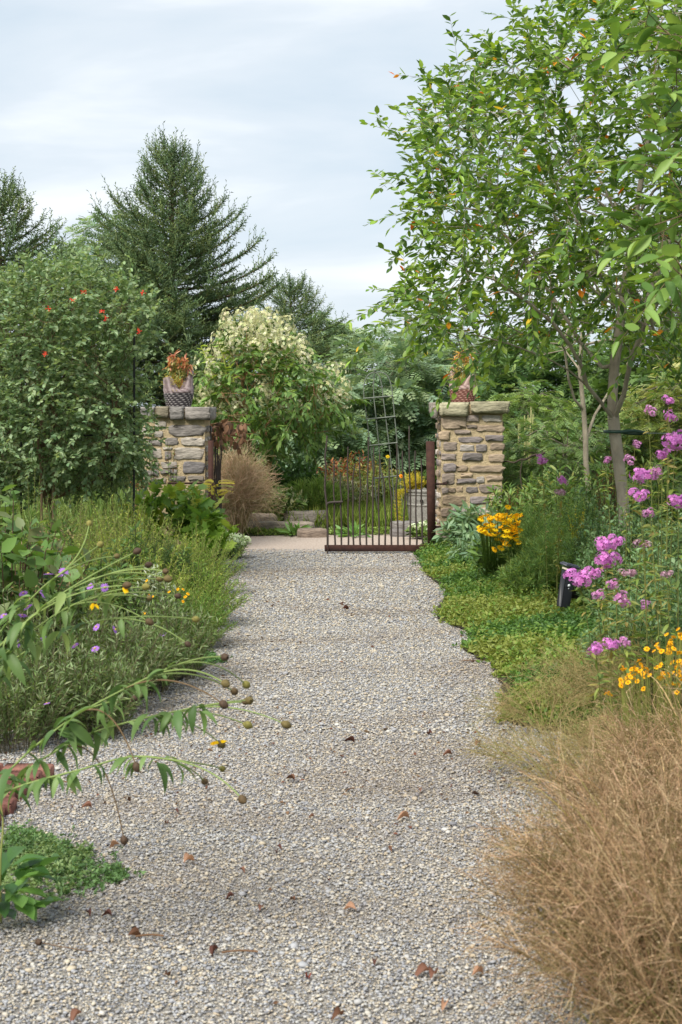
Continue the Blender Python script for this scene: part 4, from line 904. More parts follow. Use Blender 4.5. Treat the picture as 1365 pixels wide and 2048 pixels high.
# ---- climbing vine over its arbour, left
DV = 12.6; VP = [(-70, 600), (-20, 570), (60, 540), (130, 525), (200, 548), (262, 575), (296, 610), (278, 690), (258, 740), (272, 800), (284, 850), (280, 920), (230, 965), (-80, 990)]
rg = rng_(111); bv = at(110, 960, DV); bv[2] = 0; init = [(bv, 0)]
init, p = chain([(95, 1000), (88, 900), (82, 800), (90, 700), (110, 620)], DV, init, 0); init, _ = chain([(160, 700), (210, 640), (250, 620)], DV, init, p - 2, -.2); init, _ = chain([(30, 720), (0, 650)], DV, init, p - 2)
init, _ = chain([(200, 960), (220, 860), (240, 780)], DV - .2, init, 1)
T5 = crown_points(rg, VP, DV, 0.95, 2300, 130)
VINE = tree('climbing_vine', 'dense blue green vine with small red flowers smothering an arbour', 'vine', init, T5, 112, diamond_t(.62, .5, .1), 0.056, 17, 0.26, [S(116, 142, 98), S(136, 160, 116), S(98, 126, 86), S(152, 174, 134), S(110, 136, 102)], M_LEAF, 0.0016, 0.45, S(104, 88, 66), 0.18, 0.2, 2, wob=.25, upmix=.1, crown_name='foliage', trunk_name='stem', upn=.8)
# wandering young shoots round the outline
TR = leaf_t(.62, 3, .1, .1); V = MB(); W = MB()
for px, py in ((150, 528), (100, 535), (200, 545), (255, 575), (282, 585), (285, 650), (270, 700), (300, 760), (305, 800), (60, 545), (20, 570), (310, 850), (170, 530), (235, 560), (292, 720)):
    p0 = at(px, py + 20, DV - .4); d = norm(np.array([rg.uniform(-.3, .6), rg.uniform(-.5, .2), rg.uniform(.4, 1)])); c = np.cumsum(np.vstack([[0, 0, 0], norm(d + rg.normal(size=(9, 3)) * .45) * .045]), 0) + p0
    W.pipe(c, .0022, S(110, 128, 70), 4, cap=False); P = np.repeat(c[1:], 2, 0); n = len(P); V.stamp(TR, P, frames(norm(rg.normal(size=(n, 3))), norm(np.array([0, 0, 1.]) + rg.normal(size=(n, 3)) * .5)), .042, pick(rg, [S(136, 164, 116), S(150, 176, 130)], n))
part('shoot_stems', W, M_STEM, VINE, world=True); part('shoot_leaves', V, M_LEAF, VINE, world=True, kind='stuff')
def trumpet(rng, n=9):
    mb = MB()
    for i in range(n):
        d = norm(rng.normal(size=3) + np.array([0, -.4, .5])); l_ = rng.uniform(.03, .05); mb.pipe([d * .004, d * l_ * .7, d * l_], [.003, .0045, .009], pick(rng, [S(214, 66, 52), S(196, 48, 44), S(226, 96, 76)], 1)[0], 5, cap=False)
    return mb
RF = [trumpet(rg).mesh('red_flower') for _ in range(3)]
for me in RF: me.materials.append(M_PETAL)
for px, py in ((145, 599), (97, 617), (234, 578), (287, 585), (211, 636), (168, 583), (278, 662), (92, 708), (205, 622)):
    link('red_flower', RF[rg.integers(3)], None, VINE, loc=tuple(at(px, py, DV - 1.0) - bv), rot=(0, 0, rg.uniform(0, 6)), scale=(.58,) * 3)
# black arbour posts
AR = thing('arbour_frame', 'black metal arbour posts holding up the vine', 'arbour', (bv[0], DV, 0))
for x0, x1, y0 in ((266, 269, 640), (225, 222, 700), (40, 42, 700)):
    dz_ = .3 if x0 == 266 else -.1; a_, b_ = at(x1, y0, DV - dz_), at(x0, 960, DV - dz_); b_[2] = 0; part('post', MB().pipe(np.linspace(b_, a_, 5), .011, S(34, 36, 36), 6), M_IRON, AR, world=True)
a_, b_ = at(80, 872, DV + .1), at(220, 870, DV + .1); part('crossbar', MB().pipe(np.linspace(a_, b_, 4), .009, S(34, 36, 36), 6), M_IRON, AR, world=True)
# twisted old vine stems
for xs in ([(82, 960), (78, 880), (84, 820), (76, 760), (84, 700)], [(105, 950), (100, 890), (112, 840), (104, 790)]):
    q = smooth_line([at(*p_, DV - .55) for p_ in xs], 20); q[0, 2] = 0.2; q[:, 0] += .012 * np.sin(np.arange(20) * 1.1); part('old_stem', MB().pipe(q, .014, S(116, 98, 76), 6), M_BARK, VINE, world=True)
# hose tie on the trunk
HT = thing('trunk_tie', 'dark green hose loop tied round the grey trunk', 'hose tie', at(1233, 865, DT)); c0 = at(1233, 862, DT); e0 = at(1290, 866, DT - .02); HC = S(34, 62, 52)
a = np.linspace(R(60), R(300), 18); ring = np.stack([c0[0] + .085 * np.cos(a) - .0, c0[1] + .085 * np.sin(a), c0[2] + 0 * a - .005], -1)
up_ = np.vstack([[e0], [e0 * .5 + ring[0] * .5 + [0, 0, -.016]], ring, [e0 * .5 + ring[-1] * .5 + [0, 0, .018]], [e0]])
part('hose', MB().pipe(smooth_line(up_, 46), .0125, HC, 8), M_PLASTIC, HT, world=True, smooth=True)
w_ = np.linspace(e0, at(1420, 868, DT), 6); part('guy_wire', MB().pipe(w_, .0025, S(150, 160, 160), 5), M_IRON, HT, world=True)

# ------------------------------------------------------------------ perennials and grasses
def place(px, d, z=0.0):
    p = at(px, 900, d); p[2] = z; return p
def top_h(py, d): return float(at(600, py, d)[2])
def clump(name, label, cat, px, d, top_py, spread, seed, tpl, ll, n, lps, cols, mat=M_LEAF, group=None, rz=0.0, dy=0.0, **kw):
    rng = rng_(seed); h = max(top_h(top_py, d), 0.08); b = place(px, d)
    st, lv, tips, td = bush_parts(rng, n, h, spread, tpl, ll, lps, cols, **kw)
    t = thing(name, label, cat, b, rz, group)
    part('stems', st, M_STEM, t, kind='stuff'); part('foliage', lv, mat, t, kind='stuff')
    t['tips'] = 0; del t['tips']
    return t, tips, td, rng
NEEDLE_L = diamond_t(.10, .4, .05); THREAD = diamond_t(.055, .4, .15); LANCE = diamond_t(.24, .4, .18); OVAL = diamond_t(.5, .45, .12); LANCE3 = leaf_t(.26, 3, .12, .3); OVAL3 = leaf_t(.58, 3, .12, .2)
G_FEATH = [S(116, 140, 66), S(134, 156, 76), S(100, 126, 62), S(150, 164, 88), S(124, 144, 80)]
G_GREY = [S(108, 130, 84), S(126, 146, 102), S(92, 116, 68), S(140, 156, 116), S(100, 126, 64)]
G_MID = [S(96, 128, 62), S(112, 146, 72), S(80, 112, 56), S(126, 156, 84)]
G_BLUE = [S(114, 144, 110), S(130, 160, 124), S(96, 128, 96), S(148, 174, 140)]
G_FRESH = [S(122, 160, 62), S(138, 176, 72), S(104, 142, 54), S(154, 182, 84)]

# fine feathery mounds on the left between the vine and the path
for i, (px, d, py, sp, lab) in enumerate([(150, 9.4, 985, .55, 'feathery green mound below the vine, next to the big leaved shrub'), (240, 10.2, 985, .55, 'feathery green mound in front of the arbour posts'), (320, 10.8, 1010, .5, 'yellowish feathery mound before the grey pillar'), (395, 11.6, 1035, .42, 'feathery mound leaning out over the path edge'), (60, 10.8, 935, .6, 'tall feathery mound under the vine foliage'), (190, 12.2, 945, .55, 'feathery mound at the foot of the vine'), (300, 9.3, 1075, .42, 'low feathery mound above the silver herb'), (395, 9.9, 1110, .38, 'low bushy green mound touching the gravel'), (120, 8.6, 1060, .45, 'feathery mound behind the purple asters'), (260, 11.6, 975, .5, 'feathery mound beside the lobed leaf shrub'), (375, 9.0, 1165, .34, 'rounded fine leaved mound spilling on the gravel')]):
    clump('feathery_perennial', lab, 'perennial', px, d, py, sp, 200 + i, diamond_t(.2, .4, .05), .027, 140, 56, [np.asarray(c_) * np.array([(1, 1, 1), (1.15, 1.08, .85), (.8, .86, .85), (1.22, 1.15, .95), (.9, 1.0, .9)][i * 3 % 5]) for c_ in (G_FEATH if i not in (7, 10) else G_MID)], M_FINE, 'feathery perennials left of the path', base_r=.16, start=.12, ang=1.0, dome=.45, hj=.5, arch=.2, r=.0022, stemcol=S(120, 118, 70))
for i, (px, d, py, sp, lab) in enumerate([(205, 8.9, 1085, .28, 'dark leafy clump between the feathery mounds and the asters'), (352, 10.2, 1085, .24, 'dark leafy clump near the path among the feathery mounds'), (95, 9.7, 1005, .3, 'dark leafy clump behind the big leaved shrub'), (265, 9.6, 1040, .22, 'dark leafy clump in the middle of the feathery mounds')]):
    clump('leafy_perennial', lab, 'perennial', px, d, py, sp, 250 + i, LANCE3, .06, 70, 20, [S(84, 114, 58), S(102, 134, 68), S(72, 100, 52)], M_LEAF, 'leafy clumps in the left bed', base_r=.14, dome=.45, ang=1.0)
clump('dark_fennel', 'dark blue green feathery clump among the left mounds', 'perennial', 315, 10.1, 1060, .3, 215, THREAD, .05, 110, 50, [S(74, 98, 62), S(88, 112, 72)], M_FINE, base_r=.1, dome=.5, r=.002)
clump('silver_herb', 'small silvery grey leaved herb below the dark feathery clump', 'herb', 305, 8.9, 1128, .22, 216, LANCE, .05, 80, 22, [S(160, 172, 150), S(176, 186, 166)], base_r=.08, dome=.55)
# big leaved shrub at far left
t, tips, td, rg = clump('broad_leaved_shrub', 'dark broad leaved shrub with brown seed heads by the asters', 'shrub', 10, 7.4, 985, .52, 220, OVAL3, .105, 46, 17, [S(74, 106, 50), S(90, 124, 60), S(104, 138, 66), S(112, 126, 84), S(84, 112, 70)], M_LEAF, base_r=.2, dome=.35, ang=1.1, r=.004, stemcol=S(96, 74, 58))
for i in range(0, 46, 3):
    part('seed_head', MB().stamp(diamond_t(.3), tips[i] + rg.normal(size=(34, 3)) * np.array([.05, .05, .018]), frames(norm(rg.normal(size=(34, 3))), norm(rg.normal(size=(34, 3)))), .022, pick(rg, [S(122, 100, 70), S(100, 88, 60), S(136, 122, 84)], 34)), M_DRY, t, kind='stuff')
# second broad leaved bit behind
clump('broad_leaved_shrub', 'broad leaved shrub at the frame edge under the vine', 'shrub', -15, 9.0, 960, .5, 221, OVAL3, .1, 36, 15, [S(84, 114, 58), S(104, 136, 70), S(122, 146, 74)], M_LEAF, base_r=.2, dome=.35, ang=1.1, r=.004)

# asters
def daisy(rng, n, rad, wid, col, ccol, crad, droop=0.15, cone=0.5):
    V = []; T = []; C = []
    for i in range(n):
        a = i * 2 * pi / n + rng.uniform(-.1, .1); c, s_ = cos(a), sin(a); r_ = rad * rng.uniform(.88, 1.05); k = len(V); z = -droop * r_
        V += [(c * crad * .6, s_ * crad * .6, 0), (c * r_ * .6 - s_ * wid, s_ * r_ * .6 + c * wid, z * .4), (c * r_, s_ * r_, z), (c * r_ * .6 + s_ * wid, s_ * r_ * .6 - c * wid, z * .4)]; T += [(k, k + 2, k + 1), (k, k + 3, k + 2)]; C += [np.asarray(col) * rng.uniform(.85, 1.1)] * 4
    mb = MB().add(V, T, None, np.array(C)); mb.add(ICO * np.array([crad, crad, crad * cone]) + (0, 0, crad * cone * .4), ICOT, None, ccol); return mb
rg = rng_(230); AST = [daisy(rg, 14, .022, .0042, S(158, 112, 190), S(196, 168, 90), .006).mesh('flower') for _ in range(3)]
for me in AST: me.materials.append(M_PETAL)
def flowers_at(parent, name, meshes, pts, rng, tilt=.6, scale=1.0, face=None):
    b = np.array(parent.location)
    for p in pts:
        link(name, meshes[rng.integers(len(meshes))], None, parent, loc=tuple(np.asarray(p) - b), rot=(face if face is not None else 0 + rng.normal() * tilt, rng.normal() * tilt, rng.uniform(0, 6.28)), scale=(scale * rng.uniform(.85, 1.15),) * 3)
ast = []
for i, (px, d, py, sp, lab) in enumerate([(40, 7.0, 1170, .34, 'grey green aster clump with purple flowers by the big leaved shrub'), (130, 7.2, 1135, .34, 'grey green aster clump with pale purple blooms behind the leaning stems'), (90, 6.5, 1255, .34, 'grey green aster clump low behind the leaning stems'), (215, 7.0, 1200, .32, 'aster clump with several purple flowers at the middle of the bed'), (280, 7.5, 1235, .3, 'sprawling aster clump nearest the low green mat'), (190, 6.5, 1300, .3, 'aster clump at the gravel edge above the brick border'), (20, 6.25, 1310, .3, 'aster clump at the frame edge above the brick border'), (340, 7.9, 1190, .3, 'aster clump leaning over the gravel')]):
    ast.append(clump('aster_plant', lab, 'aster', px, d, py, sp, 231 + i, LANCE, .036, 110, 26, G_GREY, M_LEAF, 'asters in the left bed', base_r=.14, dome=.4, ang=.8, r=.002, stemcol=S(110, 104, 78)))
ASTPX = [(160, 1136), (128, 1143), (97, 1147), (181, 1171), (47, 1186), (56, 1213), (8, 1231), (34, 1288), (91, 1279), (193, 1254), (231, 1259), (258, 1276), (190, 1297), (249, 1330), (278, 1319), (325, 1268), (87, 1187), (45, 1230), (94, 1406), (120, 1150), (210, 1175), (150, 1290)]
for px, py in ASTPX:
    j = int(np.argmin([abs(place(px, 7)[0] - a_[0].location[0]) + abs(py - 1230) * 0 for a_ in ast])); p = at(px, py, ast[j][0].location[1] - .34)
    flowers_at(ast[j][0], 'flower', AST, [p], rg, .5, 1.15 if py < 1400 else .9)
# low mats
def vnoise(P, s, seed):
    """smooth value noise in 0..1 over the plan"""
    rng = rng_(seed); G = rng.random((64, 64)); Q = P * s + 200; I = np.floor(Q).astype(int); f = Q - I; f = f * f * (3 - 2 * f); g = lambda a, b: G[(I[:, 0] + a) % 64, (I[:, 1] + b) % 64]
    return (g(0, 0) * (1 - f[:, 0]) + g(1, 0) * f[:, 0]) * (1 - f[:, 1]) + (g(0, 1) * (1 - f[:, 0]) + g(1, 1) * f[:, 0]) * f[:, 1]
def mat_patch(name, label, polypx, dens, ll, cols, seed, hgt=.07, tpl=OVAL, mat=M_LEAF, z=.0, lv=7, cell=5.0):
    """carpet of small leafy sprigs with a ragged margin and taller tufts"""
    rng = rng_(seed); poly = gnd(*np.array(polypx, float).T)[:, :2]; ar = .5 * abs(np.dot(poly[:, 0], np.roll(poly[:, 1], 1)) - np.dot(poly[:, 1], np.roll(poly[:, 0], 1)))
    n = int(ar * dens / lv); P = sample_poly(rng, poly, n); ed_ = edge_dist(P, poly); P = P + rng.normal(size=P.shape) * (.035 * np.exp(-ed_ / .05))[:, None]
    v1 = vnoise(P, cell, seed); v2 = vnoise(P, cell * 2.7, seed + 1); keep = rng.random(n) < np.clip(ed_ / .10 + (v2 - .35) * 1.6, .05, 1); P = P[keep]; ed_ = ed_[keep]; v1 = v1[keep]; v2 = v2[keep]; n = len(P)
    h = hgt * np.clip(ed_ / .16, .22, 1) * (.3 + .75 * v1 + .5 * v2 * v2) * rng.uniform(.55, 1.15, n)
    lean = rng.normal(size=(n, 2)) * .45; t = (np.arange(lv)[None] + .8) / lv * np.ones((n, 1)); S3 = np.column_stack([P, np.full(n, z + .008)])
    Q = S3[:, None] + np.stack([lean[:, None, 0] * h[:, None] * t, lean[:, None, 1] * h[:, None] * t, h[:, None] * t], -1); m = n * lv
    d = norm(rng.normal(size=(m, 3)) * np.array([1, 1, .5]) + np.array([0, 0, .45])); cidx = np.clip((vnoise(P, cell * .6, seed + 2) * 1.5 - .25 + rng.normal(size=n) * .22) * len(cols), 0, len(cols) - 1).astype(int)
    c = np.repeat(np.asarray(cols)[cidx], lv, 0) * rng.uniform(.82, 1.18, (m, 1))
    mb = MB().stamp(tpl, Q.reshape(-1, 3), frames(d, norm(np.array([0, 0, 1.]) + rng.normal(size=(m, 3)) * .6)), ll * rng.uniform(.6, 1.3, m), c)
    return struct(name, mb, mat, 'stuff', label)
mat_patch('creeping_thyme', 'fine bright green creeping mat spilling over gravel by the bricks', [(-20, 1670), (60, 1655), (110, 1668), (160, 1700), (230, 1722), (285, 1748), (235, 1770), (150, 1800), (80, 1800), (-20, 1790)], 42000, .016, [S(86, 120, 70), S(104, 138, 84), S(74, 106, 60), S(122, 146, 92)], 241, .05, tpl=OVAL)
mat_patch('creeping_thyme', 'small dark green creeping mat at the foot of the asters', [(330, 1322), (380, 1300), (440, 1312), (455, 1326), (400, 1336), (330, 1338)], 20000, .02, [S(74, 112, 62), S(92, 132, 74)], 242, .05)
MATG = [S(72, 108, 52), S(88, 126, 54), S(104, 140, 60), S(118, 146, 62), S(134, 146, 70)]
mat_patch('ground_cover', 'bright green ground cover spreading at the gravel edge below the tan pillar', [(828, 1100), (852, 1152), (898, 1184), (870, 1242), (962, 1276), (1000, 1280), (1180, 1240), (1120, 1180), (1030, 1130), (900, 1088)], 9000, .034, MATG, 243, .13)
mat_patch('ground_cover', 'mixed green ground cover running down towards the tan grass', [(930, 1272), (922, 1304), (985, 1332), (1010, 1390), (998, 1444), (1160, 1476), (1300, 1560), (1500, 1560), (1500, 1240), (1180, 1236)], 9000, .033, MATG, 244, .11)
mat_patch('ground_cover', 'leafy ground cover along the left path edge', [(300, 1170), (430, 1120), (447, 1160), (428, 1205), (440, 1238), (390, 1280), (330, 1310), (250, 1270)], 9000, .03, G_MID + G_GREY, 245, .12, tpl=LANCE)
mat_patch('ground_cover', 'low greenery under the left bed shrubs', [(-500, 1060), (200, 1040), (420, 1060), (440, 1120), (300, 1300), (200, 1440), (-500, 1460)], 800, .075, G_MID + G_GREY, 246, .12, tpl=LANCE)
mat_patch('ground_cover', 'low greenery under the right bed plants', [(900, 1068), (1250, 1050), (1900, 1060), (1900, 1250), (1180, 1240), (1080, 1150)], 1000, .075, G_MID, 247, .14, tpl=OVAL)

# ---- right bed
clump('blue_leaved_poppy', 'blue grey leaved plant at the foot of the tan pillar', 'perennial', 945, 14.6, 1000, .36, 260, LANCE3, .12, 60, 16, G_BLUE, base_r=.14, dome=.5, ang=1.0)
clump('blue_leaved_poppy', 'grey green bushy plant below the yellow coneflowers', 'perennial', 965, 13.6, 1065, .3, 261, LANCE3, .1, 60, 14, G_BLUE, base_r=.14, dome=.5, ang=1.0)
RC, tips, td, rg = clump('coneflower_plant', 'clump of golden yellow coneflowers with dark centres by the fennel', 'coneflower', 1000, 12.2, 1062, .26, 262, LANCE3, .1, 60, 9, G_MID, base_r=.14, dome=.3, r=.0025)
GOLD = S(240, 168, 24); RUD = [daisy(rg, 12, .036, .0105, S(250, 200 + 10 * i, 40), S(64, 38, 20), 0.0065, .25, .8).mesh('flower') for i in range(3)]
for me in RUD: me.materials.append(M_PETAL)
FP = np.array([(958 + rg.uniform(0, 84), 1028 + rg.uniform(0, 62)) for _ in range(210)]); k = (FP[:, 1] > 1022 + (FP[:, 0] < 975) * 6) & (FP[:, 1] < 1058 + (FP[:, 0] - 955) * .55); FP = FP[k][:140]
fp = at(FP[:, 0], FP[:, 1], 11.75 + rg.uniform(-.12, .12, len(FP))); flowers_at(RC, 'flower', RUD, fp, rg, .4, .82, R(25))
sm = MB(); b0 = np.array(RC.location)
sm.tubes(np.stack([b0[0] + (fp[:, 0] - b0[0]) * .5, b0[1] + 0 * fp[:, 0], np.full(len(fp), .05)], -1), fp - np.array([0, -.01, .01]), .003, .002, S(112, 138, 66), 3); part('flower_stems', sm, M_STEM, RC, world=True, kind='stuff')
for i, (px, py) in enumerate([(1010, 1085), (1003, 1095), (990, 1098), (1017, 1013)]): flowers_at(RC, 'flower', RUD, [at(px, py, 11.7)], rg, .3, 1.0, R(48))
FEN = [S(132, 166, 106), S(148, 180, 118), S(114, 150, 92), S(164, 190, 126), S(156, 176, 100)]
for i, (px, d, py, sp, lab) in enumerate([(1070, 11.9, 1000, .40, 'tall airy fennel cloud next to the yellow coneflowers'), (1105, 11.4, 1055, .34, 'airy fennel growing just behind the garden light'), (1050, 12.6, 1040, .3, 'fennel clump touching the yellow coneflowers'), (1058, 11.3, 1112, .26, 'low fennel at the edge of the ground cover'), (1145, 12.6, 985, .36, 'fennel behind the garden light towards the trunks')]):
    clump('fennel_plant', lab, 'fennel', px, d, py, sp, 270 + i, THREAD, .06, 110, 46, FEN, M_FINE, 'fennel in the right bed', base_r=.1, dome=.45, ang=.75, r=.0022, stemcol=S(110, 140, 70))
for i, (px, d, py, sp, lab) in enumerate([(1215, 11.4, 1005, .42, 'bushy blue green plant with small leaves before the hose-tied trunk'), (1285, 10.6, 1000, .42, 'bushy blue green plant beside the phlox'), (1170, 12.8, 960, .4, 'soft green bushy plant before the thin forked trunk'), (1215, 10.9, 1070, .34, 'low bushy plant behind the phlox heads'), (1340, 9.6, 1000, .42, 'tall bushy plant among the phlox'), (1243, 9.7, 985, .3, 'bushy plant hiding the foot of the hose-tied trunk'), (1305, 7.9, 1075, .3, 'loose leafy filler growing among the phlox stems'), (1360, 7.0, 1110, .3, 'loose leafy filler below the largest phlox heads'), (1255, 7.7, 1200, .26, 'low leafy filler beside the garden light')]):
    clump('bushy_perennial', lab, 'perennial', px, d, py, sp, 280 + i, OVAL, .034, 120, 38, [S(106, 140, 94), S(122, 156, 110), S(92, 124, 82), S(138, 168, 122)], M_LEAF, 'bushy perennials in the right bed', base_r=.18, dome=.45, ang=.9, r=.0025)
for i, (px, d, py, sp, lab) in enumerate([(1040, 15.2, 945, .4, 'leafy green plant right beside the tan pillar'), (1110, 14.6, 920, .42, 'tall leafy plant left of the thin trunk'), (1225, 14.2, 905, .42, 'leafy plant between the two trunks'), (1300, 13.4, 915, .45, 'weedy plant behind the hose-tied trunk'), (1360, 12.4, 900, .45, 'weedy tall plant behind the phlox')]):
    clump('leafy_perennial', lab, 'perennial', px, d, py, sp, 290 + i, LANCE3, .085, 80, 22, G_MID + [S(138, 160, 100), S(150, 160, 90)], M_LEAF, 'leafy perennials behind the right bed', base_r=.2, dome=.35, ang=.9)
for i, (px, d, py, lab) in enumerate([(1230, 11.9, 890, 'rusty brown dried flower stalks left of the hose-tied trunk'), (1035, 14.9, 970, 'rusty brown stalks beside the tan pillar')]):
    clump('dried_stalks', lab, 'perennial', px, d, py, .16, 296 + i, LANCE, .03, 26, 26, [S(120, 76, 50), S(140, 96, 60), S(96, 70, 50)], M_DRY, base_r=.08, dome=.2, start=.4, ang=.5)
clump('yellow_umbel', 'greenish yellow flowering herb behind the fennel', 'herb', 1160, 11.8, 1010, .2, 299, OVAL, .016, 40, 30, [S(206, 190, 60), S(180, 178, 70), S(140, 160, 70)], M_FINE, base_r=.08, start=.75, dome=.3)

# ---- phlox
rg = rng_(300); PH = []
for c in ([S(196, 122, 186), S(208, 140, 200), S(182, 108, 172)], [S(186, 126, 174), S(168, 108, 150), S(200, 146, 186)], [S(172, 132, 150), S(146, 110, 120), S(192, 160, 172)]):
    me = flower_cluster(rg, 85, .5, .125, c, .8, .45).mesh('flower_head', smooth=False); me.materials.append(M_PETAL); PH.append(me)
HEADS = [(1338, 798, 24, 0, 0), (1340, 830, 30, 0, 0), (1298, 820, 24, 1, 0), (1350, 876, 54, 0, 1), (1325, 905, 28, 0, 1), (1270, 887, 18, 1, 5), (1255, 919, 22, 1, 5), (1212, 920, 18, 1, 5), (1085, 918, 24, 0, 6), (1125, 958, 24, 0, 6), (1121, 984, 22, 2, 6), (1283, 946, 46, 0, 1), (1318, 944, 30, 1, 1), (1281, 986, 38, 0, 1), (1357, 997, 44, 0, 2), (1300, 1024, 24, 1, 2), (1208, 1084, 46, 0, 3), (1235, 1078, 32, 0, 3), (1213, 1114, 50, 0, 3), (1160, 1150, 52, 0, 3), (1190, 1142, 36, 0, 3), (1283, 1087, 28, 2, 3), (1231, 1167, 26, 1, 4), (1201, 1188, 26, 1, 4), (1252, 1197, 36, 1, 4), (1286, 1209, 24, 1, 4), (1334, 1148, 24, 2, 2), (1260, 1145, 26, 2, 4), (1193, 1294, 34, 0, 7), (1222, 1284, 36, 0, 7), (1253, 1284, 26, 1, 7)]
PHL = [('tall phlox with stacked purple heads before the shrubs', 8.2, 1335), ('phlox with the largest mauve heads near the hose tie', 6.4, 1330), ('phlox with mauve heads at the frame edge above the tan grass', 6.2, 1370), ('phlox with bright purple heads hanging over the garden light', 7.0, 1240), ('low phlox with small purple heads below the garden light', 6.6, 1260), ('slender phlox with small pink heads beside the hose-tied trunk', 9.4, 1255), ('slender phlox with single pink heads near the tan pillar', 11.0, 1110), ('short phlox with purple heads above the yellow flowers', 5.8, 1235)]
for k, (lab, d, bx) in enumerate(PHL):
    b = place(bx, d); t = thing('phlox_plant', lab, 'phlox', b, group='phlox in the right bed')
    for (px, py, size, cv, pk) in HEADS:
        if pk != k: continue
        p = at(px, py + size * .1, d + rg.uniform(-.25, .1)); wdt = size / F * d
        h = link('flower_head', PH[cv], None, t, loc=tuple(p - b), rot=(rg.normal() * .25 + .15, rg.normal() * .25, rg.uniform(0, 6)), scale=(wdt * .95, wdt * .95, wdt * .9))
        q0 = b + np.array([(p[0] - b[0]) * .45, (p[1] - b[1]) * .5, 0]); cv_ = bez(q0[None], (q0 * np.array([.5, .5, 0]) + p * np.array([.5, .5, 0]) + np.array([0, 0, p[2] * .65]))[None], (p - [0, 0, wdt * .3])[None], np.linspace(0, 1, 9))
        part('stem', MB().pipe(cv_, np.linspace(.0026, .0015, 9), S(112, 116, 60), 5, cap=False), M_STEM, t, world=True)
        m = 44; tt = rg.uniform(.2, .97, m); P = bez(q0[None], (q0 * .5 * np.array([1, 1, 0]) + p * .5 * np.array([1, 1, 0]) + np.array([0, 0, p[2] * .65]))[None], p[None], tt); ld = norm(rg.normal(size=(m, 3)) * np.array([1, 1, .3]) + np.array([0, 0, .1]))
        part('foliage', MB().stamp(LANCE3, P, frames(ld, norm(np.array([0, 0, 1.]) + rg.normal(size=(m, 3)) * .3)), .062 * rg.uniform(.6, 1.2, m), pick(rg, [S(120, 142, 62), S(136, 150, 72), S(104, 128, 62), S(150, 140, 80)], m)), M_LEAF, t, world=True, kind='stuff')

# ---- airy brown grasses
def airy_grass(name, label, px, d, h, spread, n, seed, cols, group, bl=.34, pan=26, thick=.0011, lean=(0, 0), blades=90, pl=.16):
    rng = rng_(seed); b = place(px, d); P0, P1, P2 = stems(rng, n, h, spread, .09, .25, .35, .45); P2 = P2 + np.array([lean[0], lean[1], 0]) * rng.uniform(.4, 1, (n, 1)); P1 = P1 + np.array([lean[0], lean[1], 0]) * .25
    ts = np.linspace(0, 1, 8); sp = bez(P0[:, None], P1[:, None], P2[:, None], np.broadcast_to(ts, (n, 8)))
    c = pick(rng, cols, n); st = MB().tubes(sp[:, :-1].reshape(-1, 3), sp[:, 1:].reshape(-1, 3), thick * 1.3, thick, np.repeat(c, 7, 0), 3)
    # panicle: hair-fine branchlets with seeds at their ends
    t = rng.uniform(.48, 1.0, (n, pan)); Q = bez(P0[:, None], P1[:, None], P2[:, None], t).reshape(-1, 3); D = beztan(P0[:, None], P1[:, None], P2[:, None], t).reshape(-1, 3); m = len(Q)
    d1 = norm(D * .8 + rng.normal(size=(m, 3)) * .55 + np.array([0, 0, -.12])); l1 = pl * rng.uniform(.4, 1.1, m)[:, None] * (1.15 - .6 * t.reshape(-1, 1)); M1 = Q + d1 * l1
    d2 = norm(d1 + rng.normal(size=(m, 3)) * .5 + np.array([0, 0, -.25])); E = M1 + d2 * l1 * .6; cc = pick(rng, cols, m)
    fb = MB().tubes(Q, M1, thick * .62, thick * .5, cc, 3); fb.tubes(M1, E, thick * .5, thick * .4, cc, 3)
    d3 = norm(d1 + rng.normal(size=(m, 3)) * .8); fb.tubes(M1, M1 + d3 * l1 * .5, thick * .45, thick * .35, cc, 3)
    sd = MB(); SP = np.vstack([E, M1, M1 + d3 * l1 * .5, Q + d1 * l1 * .5]); k = len(SP); sd.stamp(diamond_t(.4), SP, frames(norm(rng.normal(size=(k, 3))), norm(rng.normal(size=(k, 3)))), .0052 * rng.uniform(.6, 1.4, k), pick(rng, cols, k))
    tg = thing(name, label, 'grass', b, group=group); part('stems', st, M_DRY, tg, kind='stuff'); part('panicles', fb, M_DRY, tg, kind='stuff'); part('seeds', sd, M_DRY, tg, kind='stuff')
    if blades:
        B0, B1, B2 = stems(rng, blades, h * .7, spread * .9, .1, .3, .4, .5); dd = norm(B2 - B0 + np.array([0, 0, .2])); ln = np.linalg.norm(B2 - B0, axis=1) * 1.15
        part('blades', MB().stamp(blade_t(.013, .35), B0, frames(dd, norm(rng.normal(size=(blades, 3)) * .5 + np.array([0, 0, 1.]))), ln, pick(rng, [S(112, 116, 60), S(138, 130, 78), S(92, 104, 52), S(150, 130, 88)], blades)), M_DRY, tg, kind='stuff', smooth=True)
    return tg, P0, P1, P2
TAN = [S(168, 138, 104), S(190, 162, 124), S(138, 112, 80), S(206, 180, 144), S(126, 112, 68), S(104, 90, 54)]
